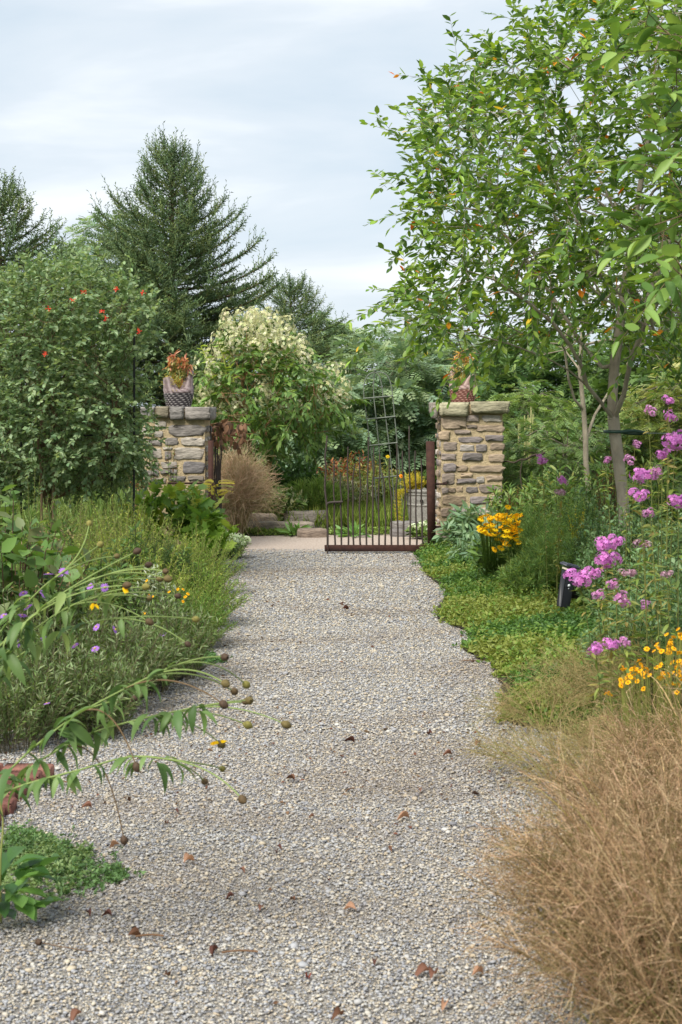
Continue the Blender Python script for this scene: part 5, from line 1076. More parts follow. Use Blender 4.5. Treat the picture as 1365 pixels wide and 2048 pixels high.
for i, (px, d, h, sp, n, le, lab) in enumerate([(1390, 3.15, .76, .42, 150, (-.12, .02), 'fine tan ornamental grass clump arching over the gravel'), (1345, 3.75, .64, .42, 140, (-.12, -.02), 'fine tan ornamental grass clump just behind the arching one'), (1480, 2.75, .78, .40, 110, (-.1, 0), 'fine tan ornamental grass clump cut off by the frame corner'), (1450, 4.3, .70, .42, 120, (-.1, 0), 'fine tan ornamental grass clump below the yellow flowers')]):
    tg, P0, P1, P2 = airy_grass('ornamental_grass', lab, px, d, h, sp, n, 310 + i, TAN, 'tan ornamental grasses', lean=le, pan=24, thick=.00118, blades=280)
    rg = rng_(320 + i)
    for j in range(30):     # a few broader curling dry leaves
        a_ = rg.uniform(0, 6.28); q0 = np.array([cos(a_) * .08, sin(a_) * .08, h * .3]); q2 = np.array([cos(a_) * sp * .9 + le[0], sin(a_) * sp * .9, h * rg.uniform(.2, 1.05)]); q1 = q0 * .5 + q2 * .5 + np.array([0, 0, rg.uniform(.08, .24)])
        ts = np.linspace(0, 1, 9); cpt = bez(q0[None], q1[None], q2[None], ts); tn = beztan(q0[None], q1[None], q2[None], ts); sd_ = norm(np.cross(tn, [0, 0, 1.])); wd_ = (rg.uniform(.0014, .0034) * np.sin(pi * np.clip(ts * .9 + .1, 0, 1)) ** .7)[:, None]
        V = np.stack([cpt - sd_ * wd_, cpt + sd_ * wd_], 1).reshape(-1, 3); part('dry_leaf', MB().add(V, None, [(2 * k_, 2 * k_ + 2, 2 * k_ + 3, 2 * k_ + 1) for k_ in range(8)], pick(rg, [S(196, 172, 132), S(180, 154, 112), S(140, 130, 70), S(120, 116, 60)], 1)[0]), M_DRY, tg, smooth=True)
WISP = [S(164, 146, 98), S(150, 138, 88), S(178, 158, 112), S(136, 134, 80)]
for i, (px, d, h, sp, n, lab) in enumerate([(1130, 5.6, .26, .42, 34, 'wispy tan grass haze lying on the ground cover edge'), (1250, 5.4, .34, .45, 46, 'wispy tan grass haze under the short phlox'), (1200, 7.0, .38, .45, 44, 'wispy tan grass haze below the garden light'), (1330, 6.6, .5, .45, 60, 'wispy tan grass haze among the phlox stems'), (1100, 6.6, .22, .4, 26, 'wispy tan grass haze in the middle of the ground cover'), (1340, 4.9, .46, .4, 70, 'wispy tan grass haze round the yellow flowers')]):
    airy_grass('wispy_grass', lab, px, d, h, sp, n, 330 + i, WISP, 'wispy grasses in the right bed', pan=20, thick=.0012, blades=30, pl=.14)
# yellow flowers above the tan grass
rg = rng_(340); b = place(1330, 4.7); YF = thing('yellow_flower_plant', 'drift of small golden yellow flowers rising from the tan grass', 'flower', b)
YM = [daisy(rg, 9, .0135, .0042, S(240, 178, 30), S(196, 128, 24), .0045, .1, .8).mesh('flower') for _ in range(3)]
for me in YM: me.materials.append(M_PETAL)
YP_ = []
for cx_, cy_, rx_, ry_, n in ((1275, 1340, 26, 14, 24), (1330, 1295, 26, 16, 22), (1358, 1345, 14, 40, 22), (1250, 1365, 18, 12, 14), (1320, 1350, 30, 18, 12), (1360, 1270, 10, 12, 8), (1217, 1385, 6, 4, 3)):
    YP_ += [(cx_ + rg.normal() * rx_ * .6, cy_ + rg.normal() * ry_ * .6) for _ in range(n)]
YP_ = np.array(YP_); yp = at(YP_[:, 0], YP_[:, 1], 4.7 + rg.uniform(-.2, .2, len(YP_))); flowers_at(YF, 'flower', YM, yp, rg, .5, .82, R(40))
part('stems', MB().tubes(np.stack([b[0] + (yp[:, 0] - b[0]) * .6, b[1] + 0 * yp[:, 0], np.full(len(yp), .02)], -1), yp - [0, 0, .004], .0018, .0012, S(124, 130, 60), 3), M_STEM, YF, world=True, kind='stuff')

# ---- brown fuzzy bush, sumac and lobed shrub by the left pillar
airy_grass('dry_grass', 'rounded clump of dry brown grass behind the grey pillar', 474, 17.4, top_h(905, 17.4), .30, 170, 350, [S(190, 168, 138), S(176, 154, 124), S(204, 184, 154), S(160, 150, 106)], None, pan=17, thick=.0034, blades=60, pl=.45)
LOB = None
def lobed_t():
    pr = [(0, .05), (.18, .34), (.28, .16), (.42, .46), (.52, .2), (.7, .32), (.78, .14), (1, 0)]; V = [(x, -y, .05 * y) for x, y in pr] + [(x, y, .05 * y) for x, y in pr[:-1]]; m = len(pr); T = []; Q = []
    for i in range(m - 2): Q.append((i, i + 1, m + i + 1, m + i))
    T.append((m - 2, m - 1, 2 * m - 2)); return np.array(V, float), np.array(T), np.array(Q)
clump('lobed_leaf_shrub', 'shrub with bright lobed leaves in front of the grey pillar', 'shrub', 345, 13.6, 955, .5, 360, lobed_t(), .15, 34, 13, [S(128, 164, 66), S(146, 178, 80), S(104, 140, 60), S(160, 174, 70)], base_r=.25, dome=.3, ang=1.1, start=.35)
clump('lobed_leaf_shrub', 'low lobed leaf shrub at the path edge beside the sumac', 'shrub', 415, 13.4, 1010, .28, 361, lobed_t(), .14, 22, 11, [S(146, 184, 66), S(130, 168, 60), S(160, 190, 80)], base_r=.15, dome=.3, ang=1.1, start=.35)
clump('climbing_rose', 'sparse leafy stems climbing over the grey pillar face', 'climber', 318, 15.55, 850, .34, 362, OVAL, .045, 40, 22, [S(112, 140, 84), S(132, 156, 96), S(150, 110, 86)], base_r=.3, dome=.3, ang=1.0)
SU = thing('sumac_shrub', 'young sumac with yellow fern-like leaves at the pillar corner', 'shrub', place(428, 13.9)); rg = rng_(365)
part('stem', MB().pipe(smooth_line([place(432, 13.9), at(436, 1050, 13.9), at(430, 990, 13.9), at(428, 965, 13.9)], 10), .012, S(96, 78, 60), 6), M_BARK, SU, world=True); FT = frond_t(10, .3, .06, .35)
n = 16; P = at(np.full(n, 430.) + rg.normal(size=n) * 3, np.linspace(966, 1010, n), np.full(n, 13.9)); a = np.arange(n) * 2.4; ld = norm(np.stack([np.cos(a), np.sin(a), np.full(n, .3)], -1)); cc = np.where((np.arange(n) < 9)[:, None], np.asarray(S(190, 178, 60)), np.asarray(S(112, 136, 66)))
leaf_objects(SU, 'leaf', P, frames(ld, norm(np.array([0, -.7, .8]) + rg.normal(size=(n, 3)) * .3)), rg.uniform(.14, .22, n), cc * rg.uniform(.9, 1.1, (n, 1)), FT, M_LEAF, 4)
# dry brown leaves hanging over the open gate leaf
rg = rng_(366); n = 120; DV2 = thing('withered_vine', 'withered brown leaves hanging over the open gate leaf', 'vine', at(440, 870, 16.4))
P = at(rg.uniform(412, 492, n), 845 + np.abs(rg.normal(size=n)) * 22, rg.uniform(16.0, 16.9, n)); ld = norm(rg.normal(size=(n, 3)) * .5 + np.array([0, 0, -1.])); leaf_objects(DV2, 'leaf', P, frames(ld, norm(rg.normal(size=(n, 3)))), rg.uniform(.07, .12, n), pick(rg, [S(110, 82, 62), S(132, 100, 76), S(88, 68, 54)], n), leaf_t(.6, 3, .5, .3), M_DRY, 5)
part('stem', MB().pipe(smooth_line([at(412, 850, 16.2), at(440, 846, 16.5), at(470, 842, 16.8), at(500, 850, 17.2)], 12), .008, S(130, 100, 70), 5), M_BARK, DV2, world=True)
# white flowering stonecrop mound by the path
t, tips, td, rg = clump('white_stonecrop', 'low mound with round white flower heads at the left path edge', 'perennial', 460, 14.6, 1066, .22, 370, LANCE3, .05, 70, 14, [S(122, 150, 92), S(140, 166, 108)], base_r=.12, dome=.4)
WH = [flower_cluster(rg, 30, .032, .009, [S(236, 240, 214), S(214, 224, 186)], .7).mesh('flower_head') for _ in range(2)]
for me in WH: me.materials.append(M_PETAL)
for i in range(44): link('flower_head', WH[i % 2], None, t, loc=tuple(tips[i] + [0, 0, .02]), rot=(rg.normal() * .3, rg.normal() * .3, 0))
# yellow daisies in the left bed
t, tips, td, rg = clump('yellow_daisy_plant', 'small yellow daisies behind the leaning seed heads', 'flower', 318, 8.6, 1140, .22, 372, LANCE, .04, 40, 12, G_MID, base_r=.08)
flowers_at(t, 'flower', [m_ for m_ in YM], [np.array(t.location) + tips[i] + np.array([0, -.05, .01]) for i in range(10)], rg, .5, 1.0, R(40))

# ---- beyond the gate
rg = rng_(380)
def lawn(name, label, x0, x1, y0, y1, dens, h, cols, seed, wd=.012):
    rng = rng_(seed); n = int((x1 - x0) * (y1 - y0) * dens); P = np.column_stack([rng.uniform(x0, x1, n), rng.uniform(y0, y1, n), np.full(n, -.02)]); d = norm(rng.normal(size=(n, 3)) * np.array([.35, .35, .1]) + np.array([0, 0, 1.]))
    return struct(name, MB().stamp(diamond_t(wd / h, .3, .05), P, frames(d, norm(rng.normal(size=(n, 3)))), h * rng.uniform(.5, 1.2, n), pick(rng, cols, n)), M_LEAF, 'stuff', label)
lawn('grass', 'tufty yellow green border grass beyond the gate', -1.4, 1.6, 18.6, 21.5, 1500, .30, [S(134, 160, 66), S(150, 174, 78), S(118, 146, 60), S(140, 150, 70)], 381)
lawn('grass', 'rough grass under the far trees', -9, 9, 21.5, 36, 45, .38, [S(120, 146, 80), S(104, 132, 70), S(136, 156, 90)], 382, .05)
lawn('grass', 'rough grass behind the right bed', 3, 14, 12, 24, 110, .42, [S(134, 156, 86), S(152, 166, 100), S(116, 140, 74)], 383, .02)
lawn('grass', 'rough grass behind the left bed', -12, -2.2, 14, 26, 90, .36, [S(110, 136, 70), S(126, 150, 80)], 384, .02)
for i, (px, d, py, sp, lab) in enumerate([(575, 17.6, 1072, .36, 'low mossy green cushion before the pale stone step'), (515, 17.6, 1076, .3, 'low mossy green cushion at the corner of the gravel'), (690, 17.6, 1072, .36, 'low mossy green cushion behind the gate bars'), (755, 17.7, 1074, .34, 'low mossy green cushion near the stacked stones')]):
    clump('mossy_cushion', lab, 'perennial', px, d, py, sp, 390 + i, OVAL, .03, 130, 12, [S(124, 150, 66), S(142, 166, 80), S(106, 134, 60)], group='low cushions beyond the gate', base_r=.2, dome=.5)
for i, (px, d, py, lab) in enumerate([(592, 17.3, 1062, 'small broad leaved plant before the pale step'), (710, 17.2, 1064, 'small broad leaved plant behind the gate bars')]):
    clump('broad_leaved_plant', lab, 'plant', px, d, py, .15, 396 + i, LANCE3, .15, 9, 5, [S(96, 138, 66), S(110, 150, 76)], group='small broad leaved plants beyond the gate', base_r=.04, dome=.3, ang=.6)
clump('pale_fern', 'soft pale green upright ferny clump beside the gate latch', 'perennial', 628, 19.6, 955, .5, 400, THREAD, .1, 120, 44, [S(150, 178, 104), S(134, 166, 92), S(164, 188, 118)], M_FINE, base_r=.25, dome=.35, ang=.5, r=.003)
for i, (px, d, py, cols, lab) in enumerate([(700, 22, 900, [S(140, 74, 56), S(168, 110, 62), S(120, 64, 56), S(110, 130, 70)], 'rusty red foliage plant behind the gate bars'), (745, 21.6, 915, [S(130, 150, 84), S(170, 160, 96), S(150, 120, 80)], 'mixed perennial before the feathery tree'), (690, 20.8, 945, [S(140, 150, 110), S(186, 186, 160), S(112, 130, 84)], 'pale flowering perennial behind the latch bars'), (775, 21.2, 930, [S(150, 160, 90), S(112, 136, 74)], 'loose perennial below the trellis'), (520, 20.6, 910, [S(72, 104, 54), S(92, 126, 66)], 'dark leafy shrub under the white flowering shrub'), (580, 20.4, 900, [S(66, 98, 52), S(84, 118, 62)], 'dark broad shrub at the foot of the white flowering shrub'), (540, 18.9, 960, [S(110, 138, 76), S(196, 200, 160), S(96, 126, 66)], 'leafy plant dotted with small white blooms')]):
    clump('border_perennial', lab, 'perennial', px, d, py, .55, 401 + i, OVAL if i > 3 else LANCE, .09, 90, 24, cols, group='border plants beyond the gate', base_r=.25, dome=.4)
b = np.array(urn.location)
def potted(name, label, cat, off, n, h, sp, tpl, ll, lps, cols, seed, zoff=URN_TOP, base=None, **kw):
    rng = rng_(seed); st, lv, tips, td = bush_parts(rng, n, h, sp, tpl, ll, lps, cols, base_r=.06, **kw); bb = (b if base is None else base) + np.array([off[0], off[1], zoff]); t = thing(name, label, cat, bb); part('stems', st, M_STEM, t, kind='stuff'); part('foliage', lv, M_LEAF, t, kind='stuff'); return t, tips, rng
potted('potted_bush', 'rounded green bush growing in the grey tub', 'shrub', (.08, .02), 70, .34, .19, LANCE, .05, 22, [S(76, 106, 48), S(96, 128, 60)], 420, dome=.4)
potted('golden_trailer', 'golden yellow feathery plant spilling from the grey tub', 'plant', (-.16, -.1), 60, .26, .17, NEEDLE_L, .06, 26, [S(216, 196, 60), S(198, 184, 70), S(180, 178, 60)], 421, dome=.5)
tr = thing('golden_trailer', 'long golden tail hanging down the side of the grey tub', 'plant', b + np.array([-.25, -.12, URN_TOP])); mbt = MB(); rg = rng_(422)
for k in range(26):
    q = smooth_line([(rg.normal() * .03, 0, 0.02), (-.1 + rg.normal() * .03, -.06, .03), (-.12 + rg.normal() * .035, -.07, -.2), (-.08 + rg.normal() * .05, -.06, -.44 - rg.uniform(0, .06))], 16); P = np.repeat(q, 4, 0); n = len(P); mbt.stamp(NEEDLE_L, P, frames(norm(rg.normal(size=(n, 3)) + np.array([0, 0, -.4])), norm(rg.normal(size=(n, 3)))), .04, pick(rg, [S(214, 198, 64), S(190, 182, 60), S(168, 172, 60)], n))
part('foliage', mbt, M_LEAF, tr, kind='stuff')
OF = [daisy(rg, 12, .034, .010, S(230, 150, 40), S(220, 110, 20), .012).mesh('flower')]; OF[0].materials.append(M_PETAL)
mg = thing('marigold_plant', 'orange marigold flowers standing in the grey tub', 'flower', b + np.array([0, -.1, URN_TOP]))
for px, py in ((803, 952), (878, 949), (879, 960)):
    p = at(px, py, YU - .12); link('flower', OF[0], None, mg, loc=tuple(p - np.array(mg.location)), rot=(R(65), 0, rg.uniform(0, 1))); part('stem', MB().pipe(np.linspace(b + [np.clip(p[0] - b[0], -.2, .2), -.1, URN_TOP], p, 4), .004, S(96, 120, 50), 4), M_STEM, mg, world=True)
yb = thing('yellow_daisy', 'single yellow flower on a tall stem behind the bars', 'flower', place(776, 20)); p = at(776, 913, 20.0); YO = daisy(rg, 12, .04, .011, S(232, 196, 40), S(200, 160, 30), .01).mesh('flower'); YO.materials.append(M_PETAL); link('flower', YO, None, yb, loc=tuple(p - np.array(yb.location)), rot=(R(60), 0, 0), scale=(.8,) * 3); part('stem', MB().pipe(np.linspace(place(780, 20), p, 5), .006, S(120, 140, 60), 4), M_STEM, yb, world=True)
t, tips, td, rg = clump('white_hydrangea', 'white and green flowering bush at the foot of the gate stile', 'shrub', 858, 16.9, 1045, .26, 430, OVAL3, .07, 60, 12, [S(120, 146, 80), S(96, 124, 64)], base_r=.14, dome=.4)
for i in range(36): link('flower_head', WH[i % 2], None, t, loc=tuple(tips[i] + [0, 0, .01]), rot=(rg.normal() * .4, rg.normal() * .4, 0), scale=(1.3,) * 3)
# succulents in the hen pots
for (lx, lab, loc, cols, s_) in ((0, 'reddish tipped stonecrop growing out of the lavender hen pot', np.array([hl[0] - .01, YP + .28, LT + .16]), [S(190, 128, 100), S(202, 154, 118), S(170, 104, 88)], 431), (1, 'yellow orange stonecrop growing out of the red hen pot', np.array([hr[0], YP + .28, RT + .15]), [S(214, 180, 110), S(206, 150, 90), S(200, 186, 96)], 433)):
    rg = rng_(s_); t = thing('stonecrop_plant', lab, 'succulent', loc)
    for (dx, hh) in ((-.03, .42), (.07, .37), (.02, .35), (-.07, .33), (.09, .31)):
        q = smooth_line([(dx * .3, 0, 0), (dx * .7, -.02, hh * .5), (dx * 1.4, -.03, hh)], 10); part('stem', MB().pipe(q, .006, S(170, 110, 76), 5), M_STEM, t)
        n = 50; f = rg.uniform(.5, 1.02, n); P = np.stack([np.interp(f, np.linspace(0, 1, 10), q[:, i]) for i in range(3)], -1) + rg.normal(size=(n, 3)) * .008; ld = norm(rg.normal(size=(n, 3)) + np.array([0, 0, .3]))
        cc = np.where((f > .82)[:, None], pick(rg, cols, n), pick(rg, [S(176, 172, 120), S(150, 160, 100)], n)); part('leaf_rosette', MB().stamp(LANCE3, P, frames(ld, norm(np.array([0, 0, 1.]) + rg.normal(size=(n, 3)) * .3)), .085 * rg.uniform(.7, 1.2, n), cc), M_LEAF, t, kind='stuff')
    n = 300; P = rg.normal(size=(n, 3)) * np.array([.06, .045, .05]) + np.array([-.04, -.04, .13]); part('yellow_tuft', MB().stamp(NEEDLE_L, P, frames(norm(rg.normal(size=(n, 3))), norm(rg.normal(size=(n, 3)))), .05, pick(rg, [S(206, 190, 84), S(190, 176, 70), S(170, 166, 80)], n)), M_LEAF, t, kind='stuff')

# ------------------------------------------------------------------ leaning coneflower stems with seed heads, left foreground
rg = rng_(500); STG = S(122, 140, 78); SEEDC = [S(84, 68, 44), S(70, 54, 40), S(118, 112, 56), S(96, 84, 48)]
def seedhead(rng, col, r=.0098, l=.0172):
    """bumpy oval cone"""
    m, n = 9, 14; P = []; C = []
    for i in range(m):
        t_ = i / (m - 1); rr = r * max(.05, sin(pi * (t_ * .94 + .03))) ** .7
        a = np.arange(n) * 2 * pi / n + (i % 2) * pi / n; k = rr * (1 + .10 * (np.arange(n) % 2)); P.append(np.stack([k * np.cos(a), k * np.sin(a), np.full(n, (t_ - .5) * 2 * l * .8)], -1)); C.append(np.asarray(col) * rng.uniform(.7, 1.25, (n, 1)))
    return grid_mesh(MB(), np.array(P), np.array(C))
SHM = [seedhead(rg, c).mesh('seed_head') for c in SEEDC]
for me in SHM: me.materials.append(M_BRICK if False else M_STEM)
DROOP = leaf_t(.27, 6, .25, 0.0, .4); dv = DROOP[0].copy(); dv[:, 2] -= .55 * dv[:, 0] ** 2; dv[:, 0] *= (1 - .22 * dv[:, 0]); DROOP = (dv, DROOP[1], DROOP[2])
def leaning_plant(label, d, rootpx, mains, tips, leaves, seed, group):
    rng = rng_(seed); b = place(rootpx, d); t = thing('seed_head_plant', label, 'coneflower', b, group=group); pol = []
    for mpts in mains:
        P = [b + rng.normal(size=3) * np.array([.02, .05, 0])] + [at(x, y, d + dd) for x, y, dd in mpts]; q = smooth_line(P, 24); pol.append(q)
        part('stem', MB().pipe(q, np.linspace(.0040, .0019, 24), np.asarray(STG) * rng.uniform(.85, 1.1), 6), M_STEM, t, world=True, smooth=True)
    for (mi, f, x, y, kind) in tips:
        q = pol[mi]; k = int(f * 23); p0 = q[k]; p2 = at(x, y, d + rng.uniform(-.2, .2)); tn = norm(q[min(k + 1, 23)] - q[max(k - 1, 0)]); ln = np.linalg.norm(p2 - p0); p1 = p0 + tn * ln * .5
        c = bez(p0[None], p1[None], p2[None], np.linspace(0, 1, 14)); brown = kind == 9
        part('stem', MB().pipe(c, np.linspace(.0026, .0018, 14), S(104, 84, 58) if brown else np.asarray(STG) * rng.uniform(.85, 1.1), 5), M_STEM, t, world=True, smooth=True)
        e = norm(c[-1] - c[-2]); h = link('seed_head', SHM[rng.integers(2) if brown else rng.integers(4)], None, t, loc=tuple(c[-1] + e * .012 - b))
        from mathutils import Vector
        h.rotation_euler = Vector(e).to_track_quat('Z', 'Y').to_euler(); sc_ = rng.uniform(.85, 1.15); h.scale = (sc_,) * 3
        if kind in (1, 2):
            for j in range(3 if kind == 1 else 4):
                a = rng.uniform(-1, 1) + j; ld = norm(np.array([cos(a) * .7, -.3, -.8 if kind == 1 else .15 - .1 * j])); fr = frames(ld[None], np.array([[0, -1., .3]]))[0]; pt = part('petal', MB().stamp(leaf_t(.36, 3, .1, .2), [c[-1]], fr[None], .026, S(240, 196, 30)), M_PETAL, t, world=True)
    # leaves hang from the stems
    LP = []; FRs = []; SS = []; CC = []
    for (x, y, ln, tone) in leaves + [(x + 9, y + 5, ln * .8, tone % 3) for x, y, ln, tone in leaves]:
        p = at(x, y, d + rng.uniform(-.1, .1)); al = np.vstack(pol); j = np.argmin(np.linalg.norm((al - p)[:, [0, 2]], axis=1)); p = al[j] * .5 + p * .5
        az = rng.uniform(0, 6.28); ld = norm(np.array([cos(az) * .9, sin(az) * .7, rng.uniform(-.75, .1)])); LP.append(p); FRs.append(frames(ld[None], np.array([[rng.normal() * .3, rng.normal() * .3, 1.]]))[0]); SS.append(ln); CC.append(np.asarray([S(98, 128, 70), S(80, 112, 62), S(120, 148, 90), S(206, 180, 60)][tone]) * rng.uniform(.85, 1.12))
    for q in pol:
        for k in range(4, 23):
            for _ in range(2 if k < 14 else 1):
                if rng.random() < .8:
                    az = rng.uniform(0, 6.28); LP.append(q[k]); ld = norm(np.array([cos(az) * .9, sin(az) * .8, rng.uniform(-.6, .2)])); FRs.append(frames(ld[None], np.array([[rng.normal() * .3, rng.normal() * .3, 1.]]))[0]); SS.append(rng.uniform(.055, .10) * (1.15 - .4 * k / 23)); CC.append(np.asarray([S(98, 128, 70), S(80, 112, 62), S(120, 148, 90)][rng.integers(3)]) * rng.uniform(.85, 1.12))
    leaf_objects(t, 'leaf', np.array(LP), np.array(FRs), np.array(SS), np.array(CC), DROOP, M_LEAF, 10)
    return t
UP = [(0, .9, 178, 1052, 0), (0, .8, 197, 1092, 0), (0, .7, 229, 1113, 0), (1, .75, 268, 1106, 0), (1, .8, 290, 1131, 0), (1, .9, 327, 1142, 0), (1, .6, 313, 1158, 0), (1, .95, 330, 1156, 0), (2, .6, 286, 1174, 0), (2, .8, 294, 1195, 0), (2, .9, 349, 1191, 0), (2, .7, 293, 1240, 0), (3, .9, 385, 1238, 0), (3, .95, 370, 1284, 0), (2, .75, 189, 1205, 1), (1, .5, 247, 1171, 1)]
leaning_plant('tall leaning stems with brown seed heads reaching over the asters', 4.2, -330, [[(-40, 1310, 0), (40, 1220, 0), (90, 1170, 0), (140, 1135, 0)], [(-40, 1330, 0), (50, 1245, -.05), (110, 1195, -.05), (190, 1155, 0)], [(-30, 1345, .05), (60, 1265, .05), (130, 1215, .05), (205, 1190, .05)], [(-30, 1360, .1), (70, 1290, .1), (150, 1250, .1), (235, 1235, .1)]], UP,
    [(62, 1232, .10, 1), (35, 1245, .10, 0), (20, 1255, .09, 2), (100, 1245, .11, 0), (105, 1265, .10, 2), (120, 1185, .10, 3), (148, 1205, .10, 0), (247, 1190, .09, 2), (250, 1240, .07, 0), (172, 1128, .06, 2), (55, 1195, .08, 2), (8, 1310, .13, 0), (12, 1360, .13, 0), (95, 1190, .09, 2), (205, 1180, .05, 2)], 501, 'leaning seed head plants')
LO = [(0, .95, 446, 1314, 0), (0, .9, 446, 1364, 0), (0, .97, 489, 1366, 0), (0, .85, 464, 1380, 0), (0, .8, 441, 1404, 9), (1, .95, 484, 1404, 0), (1, .97, 497, 1401, 0), (1, .9, 488, 1447, 0), (1, .97, 565, 1446, 0), (1, .8, 438, 1484, 2), (0, .6, 262, 1398, 0), (2, .85, 407, 1560, 0), (2, .95, 443, 1537, 0), (2, .97, 481, 1594, 0), (0, .65, 271, 1526, 9), (1, .5, 247, 1672, 9)]
leaning_plant('lower leaning stems with drooping leaves and seed heads over the gravel', 3.8, -250, [[(-40, 1600, 0), (60, 1500, 0), (150, 1430, 0), (260, 1372, 0), (350, 1330, 0)], [(-30, 1620, .05), (70, 1525, .05), (180, 1465, .05), (290, 1435, .05), (390, 1415, .05)], [(-30, 1600, -.05), (60, 1565, -.05), (160, 1540, -.05), (260, 1510, -.05), (350, 1520, -.05)]], LO,
    [(228, 1362, .10, 0), (235, 1358, .10, 1), (270, 1358, .11, 0), (285, 1365, .10, 1), (150, 1432, .10, 1), (140, 1450, .115, 0), (175, 1420, .12, 0), (185, 1440, .11, 0), (130, 1490, .11, 1), (115, 1475, .10, 1), (215, 1410, .09, 0), (218, 1425, .08, 2), (298, 1420, .11, 0), (303, 1428, .10, 1), (345, 1420, .10, 1), (338, 1425, .07, 0), (390, 1400, .09, 1), (388, 1410, .08, 1), (408, 1425, .08, 0), (355, 1450, .06, 2), (330, 1445, .06, 0), (315, 1530, .10, 1), (350, 1535, .09, 0), (265, 1505, .08, 0), (272, 1535, .06, 0), (100, 1555, .07, 1), (60, 1520, .10, 2), (20, 1540, .12, 1), (10, 1570, .12, 1), (180, 1525, .07, 1), (360, 1317, .05, 0), (325, 1340, .06, 0)], 502, 'leaning seed head plants')
# fallen seed head on the gravel
p = gnd(78, 1894); t = thing('fallen_seed_head', 'fallen dark seed head with its dry stalk on the gravel', 'seed head', p); h = link('seed_head', SHM[1], None, t, loc=(0, 0, .014), rot=(R(80), 0, .6)); part('stalk', MB().pipe(smooth_line([(0.01, 0, .012), (.07, -.02, .008), (.16, -.05, .006)], 8), .0016, S(96, 74, 54), 4), M_STEM, t)
# big leaved rosette bottom left
rg = rng_(510); b = gnd(2, 1846); BL = thing('rosette_plant', 'dark green broad leaved rosette at the foot of the leaning stems', 'plant', b); n = 54; BT = []
for w_, c_, ph in ((.56, .5, 0), (.6, .2, 1), (.5, .75, 2.2)):
    bt = leaf_t(w_, 7, .3, 0, .58); dv = bt[0].copy(); dv[:, 2] += -c_ * dv[:, 0] ** 2 + .05 * np.sin(dv[:, 0] * 9 + ph) * np.abs(dv[:, 1]) * 4; BT.append((dv, bt[1], bt[2]))
a = np.arange(n) * 2.4; up_ = rg.uniform(.15, 1.6, n); P = b + np.stack([np.cos(a) * .05 * rg.uniform(.2, 2.2, n), np.sin(a) * .04 * rg.uniform(.2, 1.6, n), rg.uniform(.03, .17, n)], -1); ld = norm(np.stack([np.cos(a), np.sin(a) - .25, up_ - .1], -1)); leaf_objects(BL, 'leaf', P, frames(ld, np.broadcast_to(np.array([0, 0, 1.]), (n, 3))), rg.uniform(.06, .105, n), pick(rg, [S(78, 116, 62), S(98, 138, 72), S(62, 98, 56)], n), BT, M_GLOSSY, 6)
part('stem', MB().pipe(smooth_line([b, b + [0.0, 0, .2], at(10, 1640, 4.1), at(-10, 1560, 4.1)], 10), np.linspace(.004, .0025, 10), S(120, 124, 66), 6), M_STEM, BL, world=True)

# ------------------------------------------------------------------ fallen leaves and twigs on the gravel
rg = rng_(520); FL = []
for c in (S(120, 84, 68), S(84, 54, 46), S(164, 126, 100), S(102, 72, 54), S(130, 62, 48)):
    tp = leaf_t(.6, 5, .35, .0, .45); v = tp[0].copy(); v[:, 2] += .22 * np.sin(v[:, 0] * 4.2) + .7 * np.abs(v[:, 1]); v[:, 1] *= .8; me = MB().add(v, tp[1], tp[2], c).mesh('fallen_leaf', smooth=True); me.materials.append(M_DRY); FL.append(me)
FLP = [(368, 1733, 2, .06), (553, 1711, 1, .035), (470, 1800, 1, .035), (713, 1827, 2, .05), (860, 1950, 0, .06), (862, 1968, 0, .06), (967, 1955, 2, .045), (618, 1967, 4, .035), (438, 1905, 1, .045), (255, 1880, 3, .06), (173, 1832, 1, .035), (225, 1840, 1, .04), (165, 2034, 0, .05), (685, 2040, 3, .05), (890, 2015, 2, .045), (866, 1472, 1, .05), (842, 1590, 0, .045), (710, 1492, 1, .06), (590, 1567, 3, .05), (185, 1622, 0, .05), (240, 1695, 2, .05), (335, 1655, 3, .03), (350, 1627, 1, .03), (205, 1470, 4, .06), (12, 1472, 2, .08), (820, 1643, 2, .06), (685, 1220, 1, .08), (945, 1328, 1, .06), (555, 1700, 1, .03), (590, 1810, 3, .03), (905, 1515, 0, .05), (130, 1745, 2, .03), (785, 1700, 3, .035), (520, 1830, 0, .035), (660, 1770, 1, .03), (630, 1640, 3, .03), (480, 1745, 0, .03), (750, 1930, 1, .035), (330, 1960, 3, .035), (960, 1490, 0, .05)]
FLB = ['curled brown leaf lying on the gravel path', 'dark red brown leaf lying on the gravel path', 'pale orange leaf lying on the gravel path', 'dull brown leaf lying on the gravel path', 'bright rusty leaf lying on the gravel path']
for px, py, k, s_ in FLP:
    p = gnd(px, py); o = link('fallen_leaf', FL[k], None, None, loc=(p[0], p[1], .012), rot=(rg.normal() * .25, rg.normal() * .25, rg.uniform(0, 6.28)), scale=(s_ * .85,) * 3); zone = 'by the brick border and creeping mat' if px < 300 and py < 1760 else 'near the broad leaved rosette' if px < 300 else 'beside the tan grass' if px > 780 and py > 1600 else 'at the ground cover edge' if px > 780 else 'halfway to the gate' if py < 1600 else 'in the open middle of the path'; tag(o, FLB[k].replace('lying on the gravel path', 'on the gravel ' + zone), 'leaf', 'fallen leaves: ' + FLB[k].split(' leaf')[0] + ' ' + zone)
for px, py, ln, rz in ((120, 1570, .10, -.1), (480, 1912, .10, .1), (955, 1325, .2, .1), (700, 1585, .06, 1), (300, 1880, .08, .1)):
    p = gnd(px, py); tw = MB().pipe(smooth_line([(-ln / 2, 0, .012), (0, .008, .014), (ln / 2, -.004, .012)], 7), .003, S(110, 84, 62), 5); tag(link('fallen_twig', tw.mesh('fallen_twig'), M_BARK, loc=tuple(p), rot=(0, 0, rz)), 'thin dry brown twig lying on the gravel', 'twig', 'twigs on the gravel')

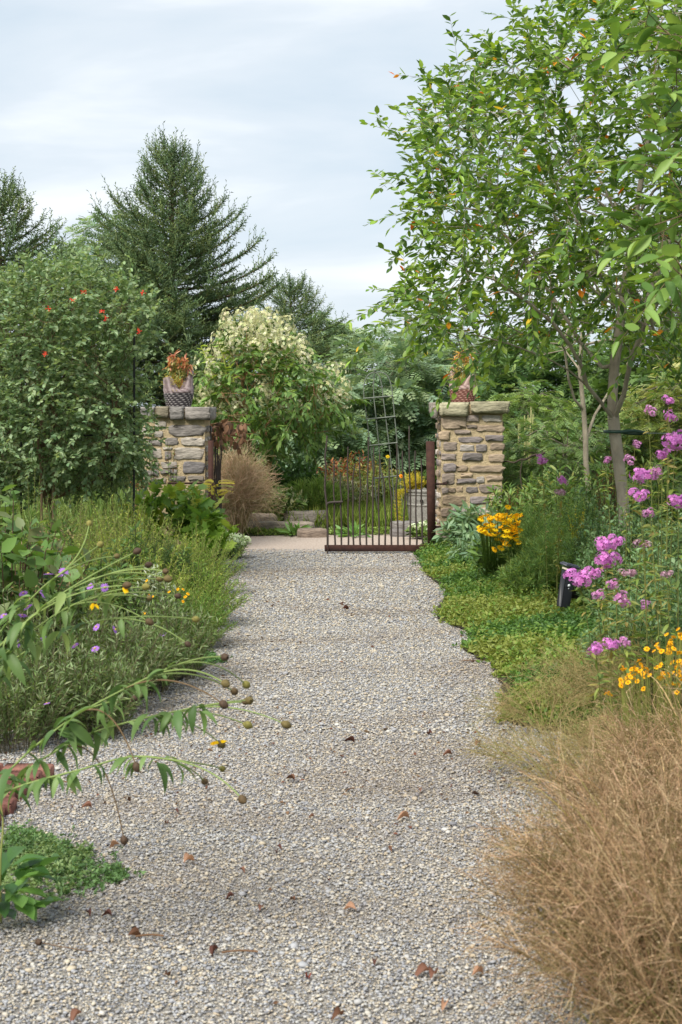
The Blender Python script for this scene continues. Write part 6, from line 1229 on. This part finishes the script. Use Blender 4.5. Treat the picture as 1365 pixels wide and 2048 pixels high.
# crumbs of leaf litter, thicker along the brown bands
rg = rng_(530); n = 5200; P = np.column_stack([rg.uniform(-2.2, 1.9, n), 2.8 + 12 * rg.random(n) ** 1.4]); v = vnoise(P * np.array([.35, 1]), 1.6, 531); k = ~(in_poly(P, bedL) | in_poly(P, bedR)) & (rg.random(n) < np.clip((v - .42) * 3.2, .05, 1)); P = P[k]; n = len(P)
lit = MB().stamp(leaf_t(.5, 2, .5, .2), np.column_stack([P, rg.uniform(.006, .012, n)]), frames(norm(rg.normal(size=(n, 3)) * np.array([1, 1, .25])), norm(np.array([0, 0, 1.]) + rg.normal(size=(n, 3)) * .5)), .016 * np.exp(rg.normal(size=n) * .4), pick(rg, [S(104, 78, 58), S(84, 64, 50), S(126, 100, 76), S(110, 70, 52)], n))
struct('leaf_litter', lit, M_DRY, 'stuff', 'small brown crumbs of leaf litter scattered over the gravel')

# small background details
SK = thing('pale_stalks', 'bundle of thin pale upright stalks beside the tan pillar', 'stalks', place(1052, 17.2)); rg = rng_(540)
for k in range(11):
    x = 1040 + k * 2.6 + rg.normal() * 1.2; q = [place(x, 17.2 + rg.normal() * .1), at(x + rg.normal() * 4, 822 + rg.uniform(-12, 26), 17.2)]; part('stalk', MB().pipe(np.linspace(q[0], q[1], 4), .0055, S(176, 172, 120), 5), M_STEM, SK, world=True)
pb = place(866, 46, -.06); pt = at(866, 698, 46); UP_ = thing('utility_pole', 'distant grey wooden pole rising above the feathery trees', 'pole', pb)
part('pole', MB().pipe(np.linspace(pb, pt, 6), np.linspace(.16, .12, 6), S(126, 116, 104), 10), M_BARK, UP_, world=True, smooth=True)
BR = thing('fallen_branch', 'dark bare branch resting against the side of the tan pillar', 'branch', place(1045, 15.3)); q = smooth_line([at(1008, 924, 15.6), at(1035, 924, 15.4), at(1060, 914, 15.3), at(1090, 905, 15.2)], 12); q[:, 2] += .01 * np.sin(np.arange(12) * 1.7)
part('limb', MB().pipe(q, np.linspace(.009, .014, 12), S(70, 62, 52), 6), M_BARK, BR, world=True); q2 = smooth_line([at(1045, 921, 15.35), at(1040, 950, 15.35), at(1046, 985, 15.35)], 8); q2[-1, 2] = min(q2[-1, 2], .5); part('limb', MB().pipe(q2, .007, S(70, 62, 52), 6), M_BARK, BR, world=True)
